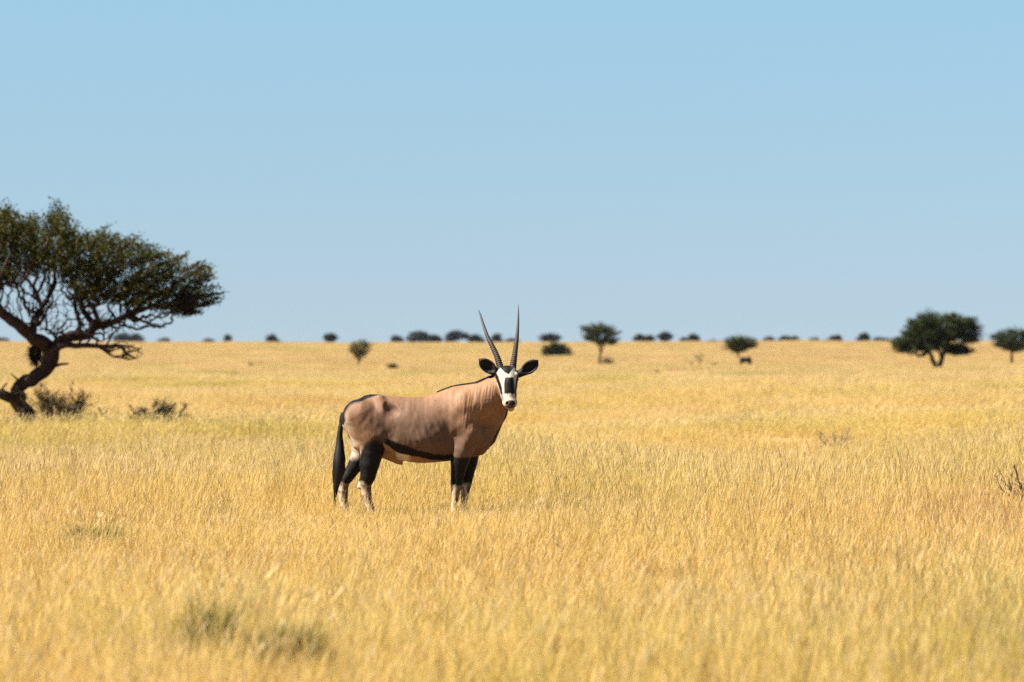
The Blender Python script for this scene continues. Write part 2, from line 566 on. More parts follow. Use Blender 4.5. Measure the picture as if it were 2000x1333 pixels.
def grow_tree(name, label, cat, base_px, base_py, limbs, crown, n_att, leaves, leaf_px, spread_px, depth_px, seed, group=None,
              twig_px=0.9, bark=None, pal=GREENS, extra=None, y_override=None, leaf_keep=1.0, lift=0.25, step_px=7, leafmat=None, twist=0.16, whisk=0.0):
    """A tree read off the photograph: limbs are polylines of (px, py, depth px, radius px), crown is a list of polygons.
    Crown points are joined to the nearest wood one after another, so twigs branch the way real ones do."""
    rng = np.random.default_rng(seed)
    old_py = base_py
    if y_override:
        bx, by = (base_px - CX) * y_override / F, y_override
        bz = float(ground_z(bx, by))
        # the foot may be hidden by a rise in front: keep it on its own ground
        base_py = CY + F * (CAM_H - bz) / by
    else:
        bx, by, bz = at(base_px, base_py)
    s = by / F
    root = thing(name, label, cat, (bx, by, bz), group)

    def loc(px, py, dp):
        return np.array([(px - base_px) * s, dp * s, (base_py - py) * s])
    nodes, par, rad, fixed = [], [], [], []
    chains = []
    for lm in limbs:
        if y_override and lm[0][1] >= old_py - 3:       # roots reach down to the ground behind the grass
            lm = [(lm[0][0], base_py + 2, lm[0][2], lm[0][3] * 1.15)] + list(lm)
        q = catmull([list(loc(a, b, c)) + [r * s] for a, b, c, r in lm], step_px * s)
        q[1:-1, :3] += rng.normal(0, 1.0, (len(q) - 2, 3)) * q[1:-1, 3:4] * 0.14
        chains.append(q)
        prev = -1
        if nodes:
            dd = np.linalg.norm(np.array(nodes) - q[0, :3], axis=1)
            prev = int(np.argmin(dd))
        for k, row in enumerate(q):
            nodes.append(row[:3])
            par.append(prev)
            rad.append(row[3])
            prev = len(nodes) - 1
    nfix = len(nodes)
    # crown points
    att, leafy = [], []
    for poly, share, dscale, lf in crown:
        pl = np.array(poly, dtype=float)
        x0, y0 = pl.min(0)
        x1, y1 = pl.max(0)
        want = int(n_att * share)
        got = 0
        cxm = (x0 + x1) / 2
        while got < want:
            X = rng.uniform(x0, x1, want * 3)
            Y = rng.uniform(y0, y1, want * 3)
            ok = in_poly(X, Y, poly)
            X, Y = X[ok][:want - got], Y[ok][:want - got]
            u = np.clip(1 - ((X - cxm) / ((x1 - x0) / 2 + 1e-6)) ** 2, 0.06, 1) ** 0.5
            D = rng.uniform(-1, 1, len(X)) * u * depth_px * dscale
            # the outline is widest in the middle of its depth: pull deep points inward vertically
            att += [loc(a, b, c) for a, b, c in zip(X, Y, D)]
            leafy += [lf] * len(X)
            got += len(X)
    att = np.array(att)
    nd = np.array(nodes)
    cap = len(nd) + len(att) * 8 + 10
    big = np.zeros((cap, 3))
    big[:nfix] = nd
    cnt = nfix
    parent = list(par)
    d0 = np.min(np.linalg.norm(att[:, None, :] - nd[None, ::2, :], axis=2), axis=1)
    order = np.argsort(d0)
    fork = np.array([0, 0, 0.55 * att[:, 2].min()])
    tips, tipleaf = [], []
    allow = np.ones(cap, dtype=bool)
    for i_, r_ in enumerate(rad):       # the lower trunk carries no twigs
        if nd[i_, 2] < 0.35 * att[:, 2].min() + 0.0:
            allow[i_] = False
    if not allow[:nfix].any():
        allow[:nfix] = True
    for ai in order:
        a = att[ai]
        v = a - big[:cnt]
        dist = np.linalg.norm(v, axis=1)
        outw = a - fork
        outw = outw / (np.linalg.norm(outw) + 1e-9)
        cost = dist * (1.75 - 0.75 * (v @ outw) / (dist + 1e-9)) + np.where(v[:, 2] < 0, -v[:, 2] * 0.6, 0.0)
        cost = np.where(allow[:cnt], cost, 1e9)
        j = int(np.argmin(cost))
        b0 = big[j]
        L = np.linalg.norm(a - b0)
        k = int(np.clip(round(L / (step_px * s)), 1, 7))
        prev = j
        bow = rng.normal(0, twist, 3) * L
        bow[2] += lift * L * 0.35
        for t in range(1, k + 1):
            u = t / k
            big[cnt] = b0 + (a - b0) * u + bow * math.sin(math.pi * u) + (rng.normal(0, 0.03, 3) * L if t < k else 0)
            parent.append(prev)
            prev = cnt
            cnt += 1
        tips.append(cnt - 1)
        tipleaf.append(leafy[ai])
    # pipe model
    area = np.zeros(cnt)
    rt = twig_px * 0.5 * s
    for t in tips:
        area[t] += rt ** 2.2
    for i in range(cnt - 1, nfix - 1, -1):
        if area[i] == 0:
            area[i] = rt ** 2.2
        area[parent[i]] += area[i]
    R = area ** (1 / 2.2)
    R = np.clip(R, rt, None)
    R[:nfix] = np.array(rad)
    mb = MB()
    for q in chains:
        v, f = tube(q[:, :3], q[:, 3], 9)
        mb.add(v, f)
    for i in range(nfix, cnt):
        p = parent[i]
        rp = min(R[p], R[i] * 1.25)
        v, f = tube([big[p], big[i]], [rp, R[i]], 4 if R[i] > 2 * rt else 3)
        mb.add(v, f)
    if leaves:
        tp = np.array(tips)[np.array(tipleaf, dtype=bool)]
        if leaf_keep < 1:
            tp = tp[rng.uniform(0, 1, len(tp)) < leaf_keep]
        cen = big[tp]
        mid = np.array([att[:, 0].mean(), 0, att[:, 2].min()])
        od = cen - mid
        od[:, 2] *= 0.45
        od /= np.linalg.norm(od, axis=1, keepdims=True) + 1e-9
        if whisk:      # long sprays reaching out beyond the rest
            wk = rng.uniform(0, 1, len(tp)) < whisk
            ex = []
            mbw = mb
            for c0, o0 in zip(cen[wk], od[wk]):
                dr = o0 * rng.uniform(0.7, 1.1) + np.array([0, 0, rng.uniform(0.0, 0.55)]) + rng.normal(0, 0.18, 3)
                dr /= np.linalg.norm(dr)
                Lw = rng.uniform(10, 25) * s
                sag = np.array([0, 0, -0.12 * Lw])
                v_, f_ = tube([c0, c0 + dr * Lw * 0.5 + sag * 0.2, c0 + dr * Lw + sag], [rt * 1.5, rt * 1.3, rt * 0.7], 3)
                mbw.add(v_, f_)
                for q_ in (0.45, 0.7, 0.95):
                    ex.append(np.concatenate([c0 + dr * Lw * q_ + sag * q_ * q_, dr]))
            if ex:
                ex = np.array(ex)
                wv, wf, wc_ = leaf_cloud(rng, ex[:, :3], max(4, leaves // 5), leaf_px * s * 0.9, spread_px * s * 0.5, ex[:, 3:], pal)
        V, f, c = leaf_cloud(rng, cen, leaves, leaf_px * s, spread_px * s, od, pal)
        if whisk and len(ex):
            V, f, c = np.vstack([V, wv]), np.vstack([f, wf + len(V)]), np.vstack([c, wc_])
        mesh_obj('crown', V, f, leafmat or M_LEAF, root, cols=c)
    mb.build('trunk', bark or M_BARK, root)
    return root, s, (base_px, base_py)



limbs_big = [
    [(62, 832, 0, 19), (50, 806, 0, 16), (36, 784, 2, 13.5), (30, 764, 4, 13), (44, 749, 4, 13.5), (69, 738, 2, 14), (88, 722, 0, 14), (97, 706, 0, 16), (99, 688, 0, 17), (92, 676, 0, 15)],
    [(92, 676, 0, 14), (66, 661, -10, 13), (41, 638, -25, 12), (14, 617, -35, 10), (-16, 596, -40, 9), (-60, 560, -50, 7), (-120, 528, -60, 4.5)],
    [(-16, 596, -40, 7), (-50, 602, 20, 5.5), (-100, 590, 60, 4), (-160, 575, 70, 3)],
    [(14, 617, -35, 6), (2, 585, -70, 5), (12, 545, -95, 4), (30, 505, -110, 2.5)],
    [(66, 661, -10, 8.5), (63, 640, 10, 8), (68, 620, 30, 7), (76, 600, 50, 6.5), (88, 578, 60, 5.5), (98, 552, 70, 4.5), (96, 525, 80, 3), (80, 490, 90, 2)],
    [(76, 600, 50, 4.5), (60, 570, 90, 3.8), (40, 545, 120, 3), (20, 520, 130, 2)],
    [(99, 688, 0, 12), (112, 671, 5, 12), (138, 657, 15, 11), (160, 656, 20, 10), (172, 650, 20, 9.5), (184, 640, 20, 8.5), (200, 635, 10, 7.5), (222, 630, 0, 6.5), (250, 617, -15, 5.5), (286, 604, -30, 4.2), (312, 592, -40, 3.2), (345, 570, -50, 2.2)],
    [(184, 640, 20, 7), (172, 623, 30, 6.2), (160, 606, 40, 5.6), (154, 592, 50, 5), (162, 575, 55, 4.2), (185, 550, 70, 3)],
    [(188, 638, 15, 6), (190, 620, -10, 5), (186, 603, -25, 4.4), (178, 590, -40, 3.6), (172, 570, -60, 2.6)],
    [(222, 630, 0, 5), (235, 622, 40, 4), (262, 600, 80, 3.2), (290, 575, 100, 2.4)],
    [(250, 617, -15, 4.2), (275, 625, -50, 3), (300, 634, -70, 2.2), (330, 640, -80, 1.4)],
    [(138, 657, 15, 7), (150, 640, 60, 5), (140, 610, 90, 4), (135, 580, 110, 3), (150, 540, 120, 2)],
    [(105, 686, -4, 8), (122, 676, -14, 7), (150, 675, -28, 5.6), (193, 676, -40, 4.6), (225, 677, -44, 4), (240, 676, -46, 3.4), (246, 684, -48, 3.2), (256, 694, -50, 2.6), (266, 698, -52, 1.8)],
    [(240, 676, -46, 2.4), (258, 676, -60, 1.8), (276, 682, -66, 1.2)],
    [(193, 676, -40, 2.6), (208, 686, -30, 1.9), (222, 698, -24, 1.2)],
    [(105, 716, -8, 4), (118, 713, -14, 3), (136, 711, -20, 1.6)],
    [(44, 772, 2, 13), (22, 776, -14, 11), (0, 766, -24, 9.5), (-22, 752, -30, 9), (-60, 735, -40, 8), (-110, 700, -60, 6), (-150, 655, -70, 5), (-190, 610, -70, 3.5)],
    [(-60, 735, -40, 6), (-90, 690, 20, 5), (-100, 640, 50, 4), (-130, 600, 60, 3)],
    [(38, 745, 2, 2.4), (30, 737, -6, 1.6), (22, 730, -10, 1)],
    [(12, 772, -18, 3), (8, 758, -22, 2), (18, 748, -26, 1.2)],
]
crown_big = [
    ([(-250, 560), (-215, 510), (-150, 478), (-70, 436), (0, 418), (16, 422), (34, 430), (60, 430), (88, 432), (108, 426), (128, 432), (138, 448), (146, 462), (160, 462), (188, 458), (206, 454), (222, 466), (250, 464), (272, 472), (290, 486), (318, 492), (326, 506),
      (352, 504), (370, 516), (404, 520), (400, 540), (408, 560), (424, 578), (408, 596), (386, 602), (372, 618), (346, 612), (300, 603), (250, 592), (190, 586), (150, 572), (128, 545), (104, 530), (70, 528), (40, 542), (0, 556), (-60, 560), (-150, 580)], 0.63, 1.0, True),
    ([(0, 418), (14, 404), (34, 412), (40, 440), (20, 450), (0, 440)], 0.010, 0.5, True),
    ([(96, 425), (104, 408), (122, 408), (130, 425), (122, 440)], 0.005, 0.4, True),
    ([(-60, 560), (40, 545), (100, 535), (150, 575), (250, 595), (345, 615), (330, 640), (250, 650), (200, 668), (140, 650), (100, 655), (60, 640), (0, 610), (-60, 600)], 0.29, 0.9, False),
    ([(190, 675), (240, 668), (285, 676), (290, 690), (262, 706), (215, 698)], 0.035, 0.5, False),
]
LEAF_BIG = np.array([[0.068, 0.074, 0.012], [0.098, 0.096, 0.017], [0.048, 0.054, 0.010], [0.125, 0.112, 0.022], [0.055, 0.050, 0.014]]) * 0.46
big_root, big_s, big_b = grow_tree('acacia_tree', 'large flat-topped thorn tree with crooked trunk beside the brown bushes', 'tree', 62, 832, limbs_big, crown_big,
                                   2650, 33, 6.6, 9.5, 115, 11, y_override=82.0, twig_px=1.1, pal=LEAF_BIG, lift=0.06, twist=0.07, whisk=0.32, step_px=8)


def nest(name, label, px, py, dp, w, h, seed):
    """A woven straw bird nest: lumpy hanging mass with loose stalks."""
    rng = np.random.default_rng(seed)
    s = big_s
    bx, by, bz = big_root.location
    c = np.array([bx + (px - big_b[0]) * s, by + dp * s, bz + (big_b[1] - py) * s])
    V, Fc = [], []
    nu, nv = 28, 18
    for i in range(nv + 1):
        th = math.pi * i / nv
        for j in range(nu):
            ph = 2 * math.pi * j / nu
            d = np.array([math.sin(th) * math.cos(ph), math.sin(th) * math.sin(ph), math.cos(th)])
            r = 1 + 0.14 * math.sin(3 * ph + seed) * math.sin(th) + rng.normal(0, 0.06)
            z = d[2] * (0.8 if d[2] < 0 else 1.0)
            V.append(c * 0 + np.array([d[0] * w * s * r, d[1] * w * s * r, z * h * s * r]))
    for i in range(nv):
        for j in range(nu):
            j2 = (j + 1) % nu
            Fc.append((i * nu + j, i * nu + j2, (i + 1) * nu + j2, (i + 1) * nu + j))
    mb = MB()
    mb.add(V, Fc)
    for k in range(500):
        p = np.array(V[rng.integers(0, len(V))]) * 0.92
        d = p / (np.linalg.norm(p) + 1e-6) * 0.5 + rng.normal(0, 0.5, 3) + np.array([0, 0, -0.4])
        d /= np.linalg.norm(d)
        L = rng.uniform(0.06, 0.17)
        v, f = tube([p, p + d * L * 0.6, p + d * L + np.array([0, 0, -0.02])], [0.005, 0.004, 0.002], 3)
        mb.add(v, f)
    o = mb.build(name, M_NEST, smooth=False)
    o.location = c
    tag(o, label, 'nest', 'bird nests in the large thorn tree')
    return o


nest('bird_nest', 'dark woven bird nest hanging at the outer end of the thorn tree crown', 366, 592, -45, 22, 21, 3)
nest('bird_nest', 'brownish bird nest hanging low behind the crooked trunk of the thorn tree', 65, 692, 40, 12, 18, 5)

# ------------------------------------------------------------------ trees standing in the plain
DARKG = np.array([[0.045, 0.065, 0.014], [0.065, 0.085, 0.018], [0.035, 0.05, 0.013], [0.08, 0.095, 0.024]]) * 0.36
grow_tree('acacia_tree', 'round dark green thorn tree with two trunks in a V, largest on the plain behind', 'tree', 1831, 723,
          [[(1829, 725, 0, 5), (1824, 708, 2, 4.6), (1816, 690, 8, 3.8), (1800, 668, 18, 2.6), (1785, 648, 26, 1.6)],
           [(1833, 725, 0, 5.2), (1838, 704, -4, 4.8), (1845, 684, -8, 4), (1856, 660, -14, 3), (1872, 640, -18, 2)],
           [(1816, 690, 8, 2.4), (1795, 682, -10, 1.8), (1770, 680, -14, 1.2)],
           [(1845, 684, -8, 2.6), (1866, 680, 8, 2), (1888, 683, 12, 1.2)],
           [(1838, 704, -4, 2.4), (1832, 670, 14, 2), (1828, 640, 20, 1.5)]],
          [([(1747, 676), (1752, 662), (1770, 655), (1770, 640), (1782, 630), (1800, 618), (1812, 610), (1824, 613), (1836, 622), (1848, 617), (1862, 617), (1880, 622), (1896, 620), (1900, 634), (1910, 640), (1908, 660), (1904, 669), (1880, 668), (1862, 664), (1850, 672), (1840, 682), (1825, 684), (1805, 680), (1790, 686), (1760, 690)], 0.86, 1.0, True),
           ([(1850, 680), (1862, 672), (1885, 680), (1900, 684), (1890, 692), (1868, 694), (1850, 690)], 0.1, 0.8, True),
           ([(1750, 684), (1790, 690), (1820, 690), (1800, 700), (1772, 692)], 0.04, 0.8, False)],
          820, 42, 4.6, 5.2, 62, 12, group='thorn trees out on the plain', twig_px=0.9, pal=DARKG, y_override=TREE_Y['v'], step_px=6)
grow_tree('acacia_tree', 'rounded dark thorn tree on a thin trunk, cut by the edge of the view', 'tree', 1976, 713,
          [[(1976, 715, 0, 2.8), (1976, 700, 0, 2.6), (1977, 686, 2, 2.4), (1985, 670, 5, 1.6), (2000, 660, 8, 1)],
           [(1977, 688, 0, 2), (1965, 676, -6, 1.4), (1952, 664, -8, 0.9)]],
          [([(1938, 664), (1946, 654), (1962, 647), (1985, 646), (2006, 649), (2026, 660), (2024, 674), (2006, 683), (1984, 688), (1962, 684), (1946, 676)], 0.97, 1.0, True),
           ([(1933, 657), (1945, 655), (1943, 661)], 0.03, 0.5, True)],
          260, 30, 4.0, 4.4, 40, 13, group='thorn trees out on the plain', twig_px=0.8, pal=DARKG, y_override=TREE_Y['edge'], step_px=5)
grow_tree('acacia_tree', 'umbrella thorn tree on a tall thin trunk with a shrub at its foot', 'tree', 1171, 716,
          [[(1171, 718, 0, 2.6), (1171, 704, 0, 2.3), (1173, 690, 0, 2.2), (1172, 678, 2, 2), (1162, 662, 6, 1.4), (1152, 650, 8, 0.9)],
           [(1173, 690, 0, 1.7), (1180, 674, -4, 1.4), (1190, 658, -6, 0.9)]],
          [([(1139, 642), (1150, 637), (1175, 634), (1194, 638), (1208, 650), (1203, 664), (1186, 668), (1176, 676), (1162, 670), (1146, 666), (1140, 656)], 0.92, 1.0, True),
           ([(1182, 668), (1203, 664), (1198, 674), (1186, 676)], 0.05, 0.6, True)],
          240, 26, 3.8, 4.0, 34, 14, group='thorn trees out on the plain', twig_px=0.8, pal=GREENS, y_override=TREE_Y['umb'], step_px=5)
grow_tree('acacia_tree', 'low spreading thorn tree leaning above the small black animal', 'tree', 1441, 702,
          [[(1441, 704, 0, 2.2), (1441, 694, 0, 2), (1443, 684, 0, 1.8), (1452, 672, 4, 1.3), (1464, 668, 6, 0.8)],
           [(1442, 687, 0, 1.5), (1434, 678, -4, 1), (1424, 668, -6, 0.7)]],
          [([(1417, 668), (1425, 662), (1445, 659), (1466, 662), (1478, 668), (1472, 679), (1458, 684), (1446, 690), (1436, 690), (1426, 682), (1418, 684)], 1.0, 1.0, True)],
          210, 26, 3.6, 3.8, 30, 15, group='thorn trees out on the plain', twig_px=0.7, pal=GREENS, y_override=TREE_Y['low'], step_px=5)
grow_tree('young_tree', 'small dark funnel-shaped young tree on a thin stem behind the back of the antelope', 'tree', 700, 720,
          [[(700, 722, 0, 1.2), (700, 708, 0, 1.2), (701, 698, 0, 1.1), (706, 684, 2, 0.8)], [(701, 699, 0, 0.9), (694, 684, -3, 0.6)]],
          [([(683, 682), (686, 672), (698, 665), (712, 667), (727, 674), (722, 690), (712, 699), (703, 706), (697, 703), (690, 693)], 0.9, 1.0, True),
           ([(682, 676), (700, 662), (728, 672), (722, 692), (690, 695)], 0.1, 1.0, False)],
          150, 16, 3.2, 3.2, 18, 16, group='thorn trees out on the plain', twig_px=0.7, pal=LEAF_BIG, y_override=TREE_Y['fun'], step_px=4)
PALEB = bark_mat('pale_dead_wood', (0.04, 0.03, 0.02), (0.08, 0.06, 0.04), 25)
grow_tree('bare_sapling', 'bare forked sapling without leaves standing in the grass', 'sapling', 1367, 720,
          [[(1367, 722, 0, 1.1), (1367, 708, 0, 1), (1362, 698, 2, 0.8), (1356, 692, 3, 0.5)], [(1367, 708, 0, 0.9), (1372, 698, -2, 0.7), (1375, 690, -2, 0.5)]],
          [([(1353, 694), (1358, 688), (1376, 688), (1376, 700), (1368, 706), (1362, 702)], 1, 1, False)], 26, 0, 0, 0, 8, 17, bark=PALEB, twig_px=0.6, step_px=4)
grow_tree('bare_sapling', 'faint small bare sapling, shorter of the two leafless ones', 'sapling', 1351, 719,
          [[(1351, 721, 0, 0.8), (1350, 712, 0, 0.7), (1347, 706, 2, 0.4)], [(1350, 712, 0, 0.6), (1354, 707, 0, 0.4)]],
          [([(1345, 708), (1348, 704), (1355, 705), (1353, 712)], 1, 1, False)], 12, 0, 0, 0, 5, 18, bark=PALEB, twig_px=0.5, step_px=3)


# ------------------------------------------------------------------ bushes and shrubs
def bush(name, label, px, py, poly, n, leaves, seed, depth, twig, leaf=3.0, spread=2.5, pal=GREENS, bark=None, stems=6, group=None, leaf_keep=0.6, step=4, srad=1.5, y_override=None, cat='bush', twist=0.05):
    rng = np.random.default_rng(seed + 100)
    pl = np.array(poly, dtype=float)
    x0, y0 = pl.min(0)
    x1, y1 = pl.max(0)
    lim = []
    for k in range(stems):
        u = (k + 0.5) / stems
        tx = x0 + (x1 - x0) * (0.12 + 0.76 * u)
        ty = y1 - (y1 - y0) * rng.uniform(0.35, 0.7)
        sx = px + (u - 0.5) * (x1 - x0) * 0.22
        d = rng.uniform(-1, 1) * depth * 0.5
        lim.append([(sx, py + 2, d * 0.2, srad), ((sx * 0.6 + tx * 0.4), py - (py - ty) * 0.5, d * 0.5, srad * 0.75), (tx, ty, d, srad * 0.45)])
    return grow_tree(name, label, cat, px, py, lim, [(poly, 1.0, 1.0, True)], n, leaves, leaf, spread, depth, seed, group=group, twig_px=twig, pal=pal,
                     bark=bark or M_TWIG, leaf_keep=leaf_keep, step_px=step, lift=0.05, twist=twist, y_override=y_override)


def fan_bush(name, label, px, py, hpx, spread, stems, seed, y=None, bark=None, lean=0.0, leaves=0, pal=None, rpx=1.2, group=None, curve=0.25, sub=7, fine=4, cat='bush'):
    """A bush of thin stems fanning up from one foot, each forking twice; leaves at the twig ends when it has any."""
    rng = np.random.default_rng(seed)
    if y:
        x = (px - CX) * y / F
        z = float(ground_z(x, y))
    else:
        x, y, z = at(px, py)
    s = y / F
    h = hpx * s
    root = thing(name, label, cat, (x, y, z), group)
    mb = MB()
    ends = []

    def twig(p, d, L, r, level):
        pts_, n_ = [p], 4 if level else 6
        dd = d.copy()
        for k in range(n_):
            dd = dd + rng.normal(0, 0.10 + 0.05 * level, 3) + np.array([dd[0] * curve * 0.25, dd[1] * curve * 0.25, 0.04])
            dd /= np.linalg.norm(dd)
            pts_.append(pts_[-1] + dd * L / n_)
        rr = np.linspace(r, r * 0.35, len(pts_))
        v, f = tube(pts_, rr, 5 if level == 0 else 3)
        mb.add(v, f)
        if level < 2:
            for k in range(sub if level == 0 else fine):
                t = rng.uniform(0.25, 0.98)
                i = min(int(t * n_), n_ - 1)
                q = pts_[i] + (pts_[i + 1] - pts_[i]) * (t * n_ - i)
                tan = pts_[i + 1] - pts_[i]
                tan /= np.linalg.norm(tan)
                e = tan + rng.normal(0, 0.42, 3)
                e[2] += 0.1
                e /= np.linalg.norm(e)
                twig(q, e, L * rng.uniform(0.3, 0.5) * (1.15 - 0.5 * t), r * 0.5, level + 1)
        ends.append((pts_[-1], dd))
        if level == 2:
            ends.append((pts_[2], dd))
    for k in range(stems):
        az = rng.uniform(0, 2 * math.pi)
        an = spread * (k + 0.5) / stems * 2 - spread + rng.normal(0, 0.08)
        d = np.array([math.sin(an) + lean, 0.5 * math.sin(an) * math.sin(az) + rng.normal(0, 0.18), math.cos(an)])
        d /= np.linalg.norm(d)
        p = np.array([rng.normal(0, 0.05) * h + 0.12 * h * math.sin(an), rng.normal(0, 0.06) * h, -0.03])
        twig(p, d, h * rng.uniform(0.7, 1.05), rpx * s, 0)
    mb.build('branches', bark or M_TWIG, root)
    if leaves:
        e = np.array([np.concatenate(q) for q in ends])
        V, f, c = leaf_cloud(rng, e[:, :3], leaves, 3.2 * s, 2.0 * s, e[:, 3:], pal)
        mesh_obj('leaves', V, f, M_LEAF, root, cols=c)
    return root


BROWNS = np.array([[0.12, 0.08, 0.045], [0.09, 0.065, 0.035], [0.14, 0.095, 0.06], [0.08, 0.075, 0.035]]) * 0.36
G = 'bushes around the large thorn tree'
M_BUSH = bark_mat('bush_twig', (0.042, 0.025, 0.016), (0.105, 0.060, 0.037), 30)
fan_bush('dry_bush', 'brown twiggy bush fanning upward beside the thorn tree trunk', 118, 0, 106, 0.34, 20, 31, y=81.5, bark=M_BUSH, leaves=3, pal=BROWNS * 1.2, group=G, sub=11, fine=6, rpx=1.0)
fan_bush('dry_bush', 'low dark mound of twigs next to the fan-shaped brown bush', 168, 0, 60, 0.6, 13, 32, y=81.0, bark=M_BUSH, leaves=5, pal=BROWNS * 0.7, group=G, sub=8)
fan_bush('dry_bush', 'straggly dark bush standing apart from the thorn tree, with upright shoots', 304, 0, 88, 0.62, 24, 33, y=80.5, bark=M_BUSH, leaves=5, pal=np.array([[0.03, 0.025, 0.013], [0.038, 0.032, 0.016], [0.02, 0.02, 0.01]]), group=G, sub=8)
fan_bush('dry_bush', 'greyish bare twigs at the foot of the thorn tree trunk', 30, 0, 72, 0.5, 9, 34, y=81.0, group=G, sub=6, rpx=0.9)
bush('green_shrub', 'dense rounded green shrub near the ear of the antelope', 1088, 699, [(1061, 690), (1063, 680), (1075, 672), (1092, 670), (1106, 677), (1117, 685), (1112, 697), (1066, 698)], 190, 28, 35, 26, 0.7, 3.6, 3.6, DARKG, y_override=TREE_Y['green'], leaf_keep=1.0)
bush('dry_shrub', 'pale brown shrub at the foot of the umbrella thorn tree', 1186, 714, [(1174, 712), (1177, 702), (1186, 698), (1196, 703), (1199, 712)], 70, 10, 36, 12, 0.6, 3, 2.6, BROWNS * 1.1, leaf_keep=0.8)
SM = 'tiny shrubs scattered over the plain'
bush('low_shrub', 'tiny dark shrub alone in the grass near the funnel-shaped young tree', 766, 722, [(757, 720), (759, 713), (766, 711), (774, 715), (776, 721)], 60, 16, 37, 9, 0.6, 2.6, 2.2, DARKG, leaf_keep=1, group=SM, stems=4)
bush('low_shrub', 'faint tiny shrub far out beyond the straggly bush', 490, 718, [(484, 716), (486, 708), (493, 707), (497, 716)], 26, 7, 38, 7, 0.5, 2.4, 2, BROWNS, group=SM, stems=3)
bush('low_shrub', 'small olive shrub between the bare saplings and the low spreading tree', 1397, 716, [(1388, 715), (1392, 710), (1400, 710), (1405, 715)], 26, 10, 39, 8, 0.5, 2.4, 2, GREENS, group=SM, stems=3)
bush('low_shrub', 'small brown shrub in the grass between umbrella tree and bare saplings', 1283, 731, [(1273, 730), (1280, 724), (1288, 723), (1291, 730)], 34, 9, 40, 8, 0.5, 2.4, 2, BROWNS, group=SM, stems=3)
fan_bush('dry_shrub', 'faint greyish dry shrub half sunk in the golden grass', 1634, 884, 52, 0.85, 11, 41, bark=bark_mat('grey_twig', (0.08, 0.054, 0.038), (0.13, 0.09, 0.065), 30), rpx=1.0, cat='shrub')
fan_bush('twiggy_bush', 'thin bare bush with tangled dark twigs at the edge of the view', 2034, 1010, 108, 0.75, 11, 42, leaves=1, pal=np.array([[0.04, 0.04, 0.02], [0.05, 0.045, 0.025]]), rpx=2.6, sub=7, fine=4, lean=-0.15, bark=bark_mat('dark_twig', (0.012, 0.009, 0.006), (0.03, 0.022, 0.015), 30))

# ------------------------------------------------------------------ trees along the horizon
HZ = 'far thorn trees along the horizon'
hz = [
    # px, top, width, bottom, distance, shape, label
    (4, 661, 26, 671, 1300, 'dome', 'far dark tree on the horizon seen below the crown of the large thorn tree'),
    (252, 650, 62, 672, 1350, 'double', 'wide greyish far tree seen through the low branches of the large thorn tree'),
    (321, 662, 20, 671, 1500, 'dome', 'small pale far tree just outside the low branches of the large thorn tree'),
    (408, 664, 20, 671, 1600, 'dome', 'very faint low far tree beside the narrow greenish one'),
    (445, 656, 11, 671, 1320, 'tall', 'narrow greenish far tree between the faint low one and the round dark one'),
    (533, 655, 24, 672, 1280, 'tail', 'round dark far tree with a low tail, standing alone on the horizon'),
    (646, 653, 26, 671, 1350, 'umbrella', 'bluish umbrella-shaped far tree near the funnel-shaped young tree'),
    (775, 657, 22, 671, 1550, 'dome', 'faint small far tree beside the long dark clump'),
    (820, 646, 50, 672, 1290, 'dome', 'large dark far tree making up most of the long dark clump'),
    (850, 656, 22, 671, 1300, 'dome', 'smaller lobe-like far tree at the end of the long dark clump'),
    (894, 647, 48, 672, 1290, 'arch', 'arching dark far tree with a gap of sky beneath its crown'),
    (930, 656, 30, 671, 1330, 'dome', 'low dark far tree joined to the arching one, just outside the horn tip'),
    (970, 654, 22, 671, 1340, 'dome', 'blocky far tree seen between the two horns of the antelope'),
    (1000, 663, 26, 671, 1560, 'dome', 'faint low far tree directly behind the straight horn'),
    (1075, 653, 42, 672, 1290, 'umbrella', 'wide far tree rising right behind the dense green shrub'),
    (1258, 653, 44, 671, 1300, 'double', 'wide grey far tree beside the umbrella thorn tree'),
    (1300, 650, 28, 671, 1300, 'umbrella', 'rounded far tree on a visible stem next to the wide grey one'),
    (1336, 662, 13, 671, 1400, 'dome', 'small low far tree leaning on its taller neighbour above the bare saplings'),
    (1354, 654, 22, 671, 1310, 'dome', 'squarish dark far tree above the bare saplings'),
    (1391, 666, 16, 671, 1600, 'dome', 'hardly visible far tree just short of the low spreading thorn tree'),
    (1502, 660, 22, 671, 1330, 'dome', 'small rounded far tree just past the low spreading thorn tree'),
    (1542, 656, 38, 671, 1310, 'double', 'two-lobed dark far tree in the middle of a row of three small ones'),
    (1590, 661, 20, 671, 1360, 'dome', 'small grey far tree between two wider ones'),
    (1627, 656, 32, 671, 1320, 'slope', 'far tree with a crown sloping up to one side'),
    (1688, 652, 26, 671, 1290, 'dome', 'taller dark far tree with a lower line of crowns beside it'),
    (1722, 660, 30, 671, 1300, 'double', 'low long far tree joined to the taller one beside the V-trunked tree'),
]
HPAL = np.array([[0.04, 0.045, 0.03], [0.055, 0.055, 0.035], [0.035, 0.036, 0.028]]) * 0.36
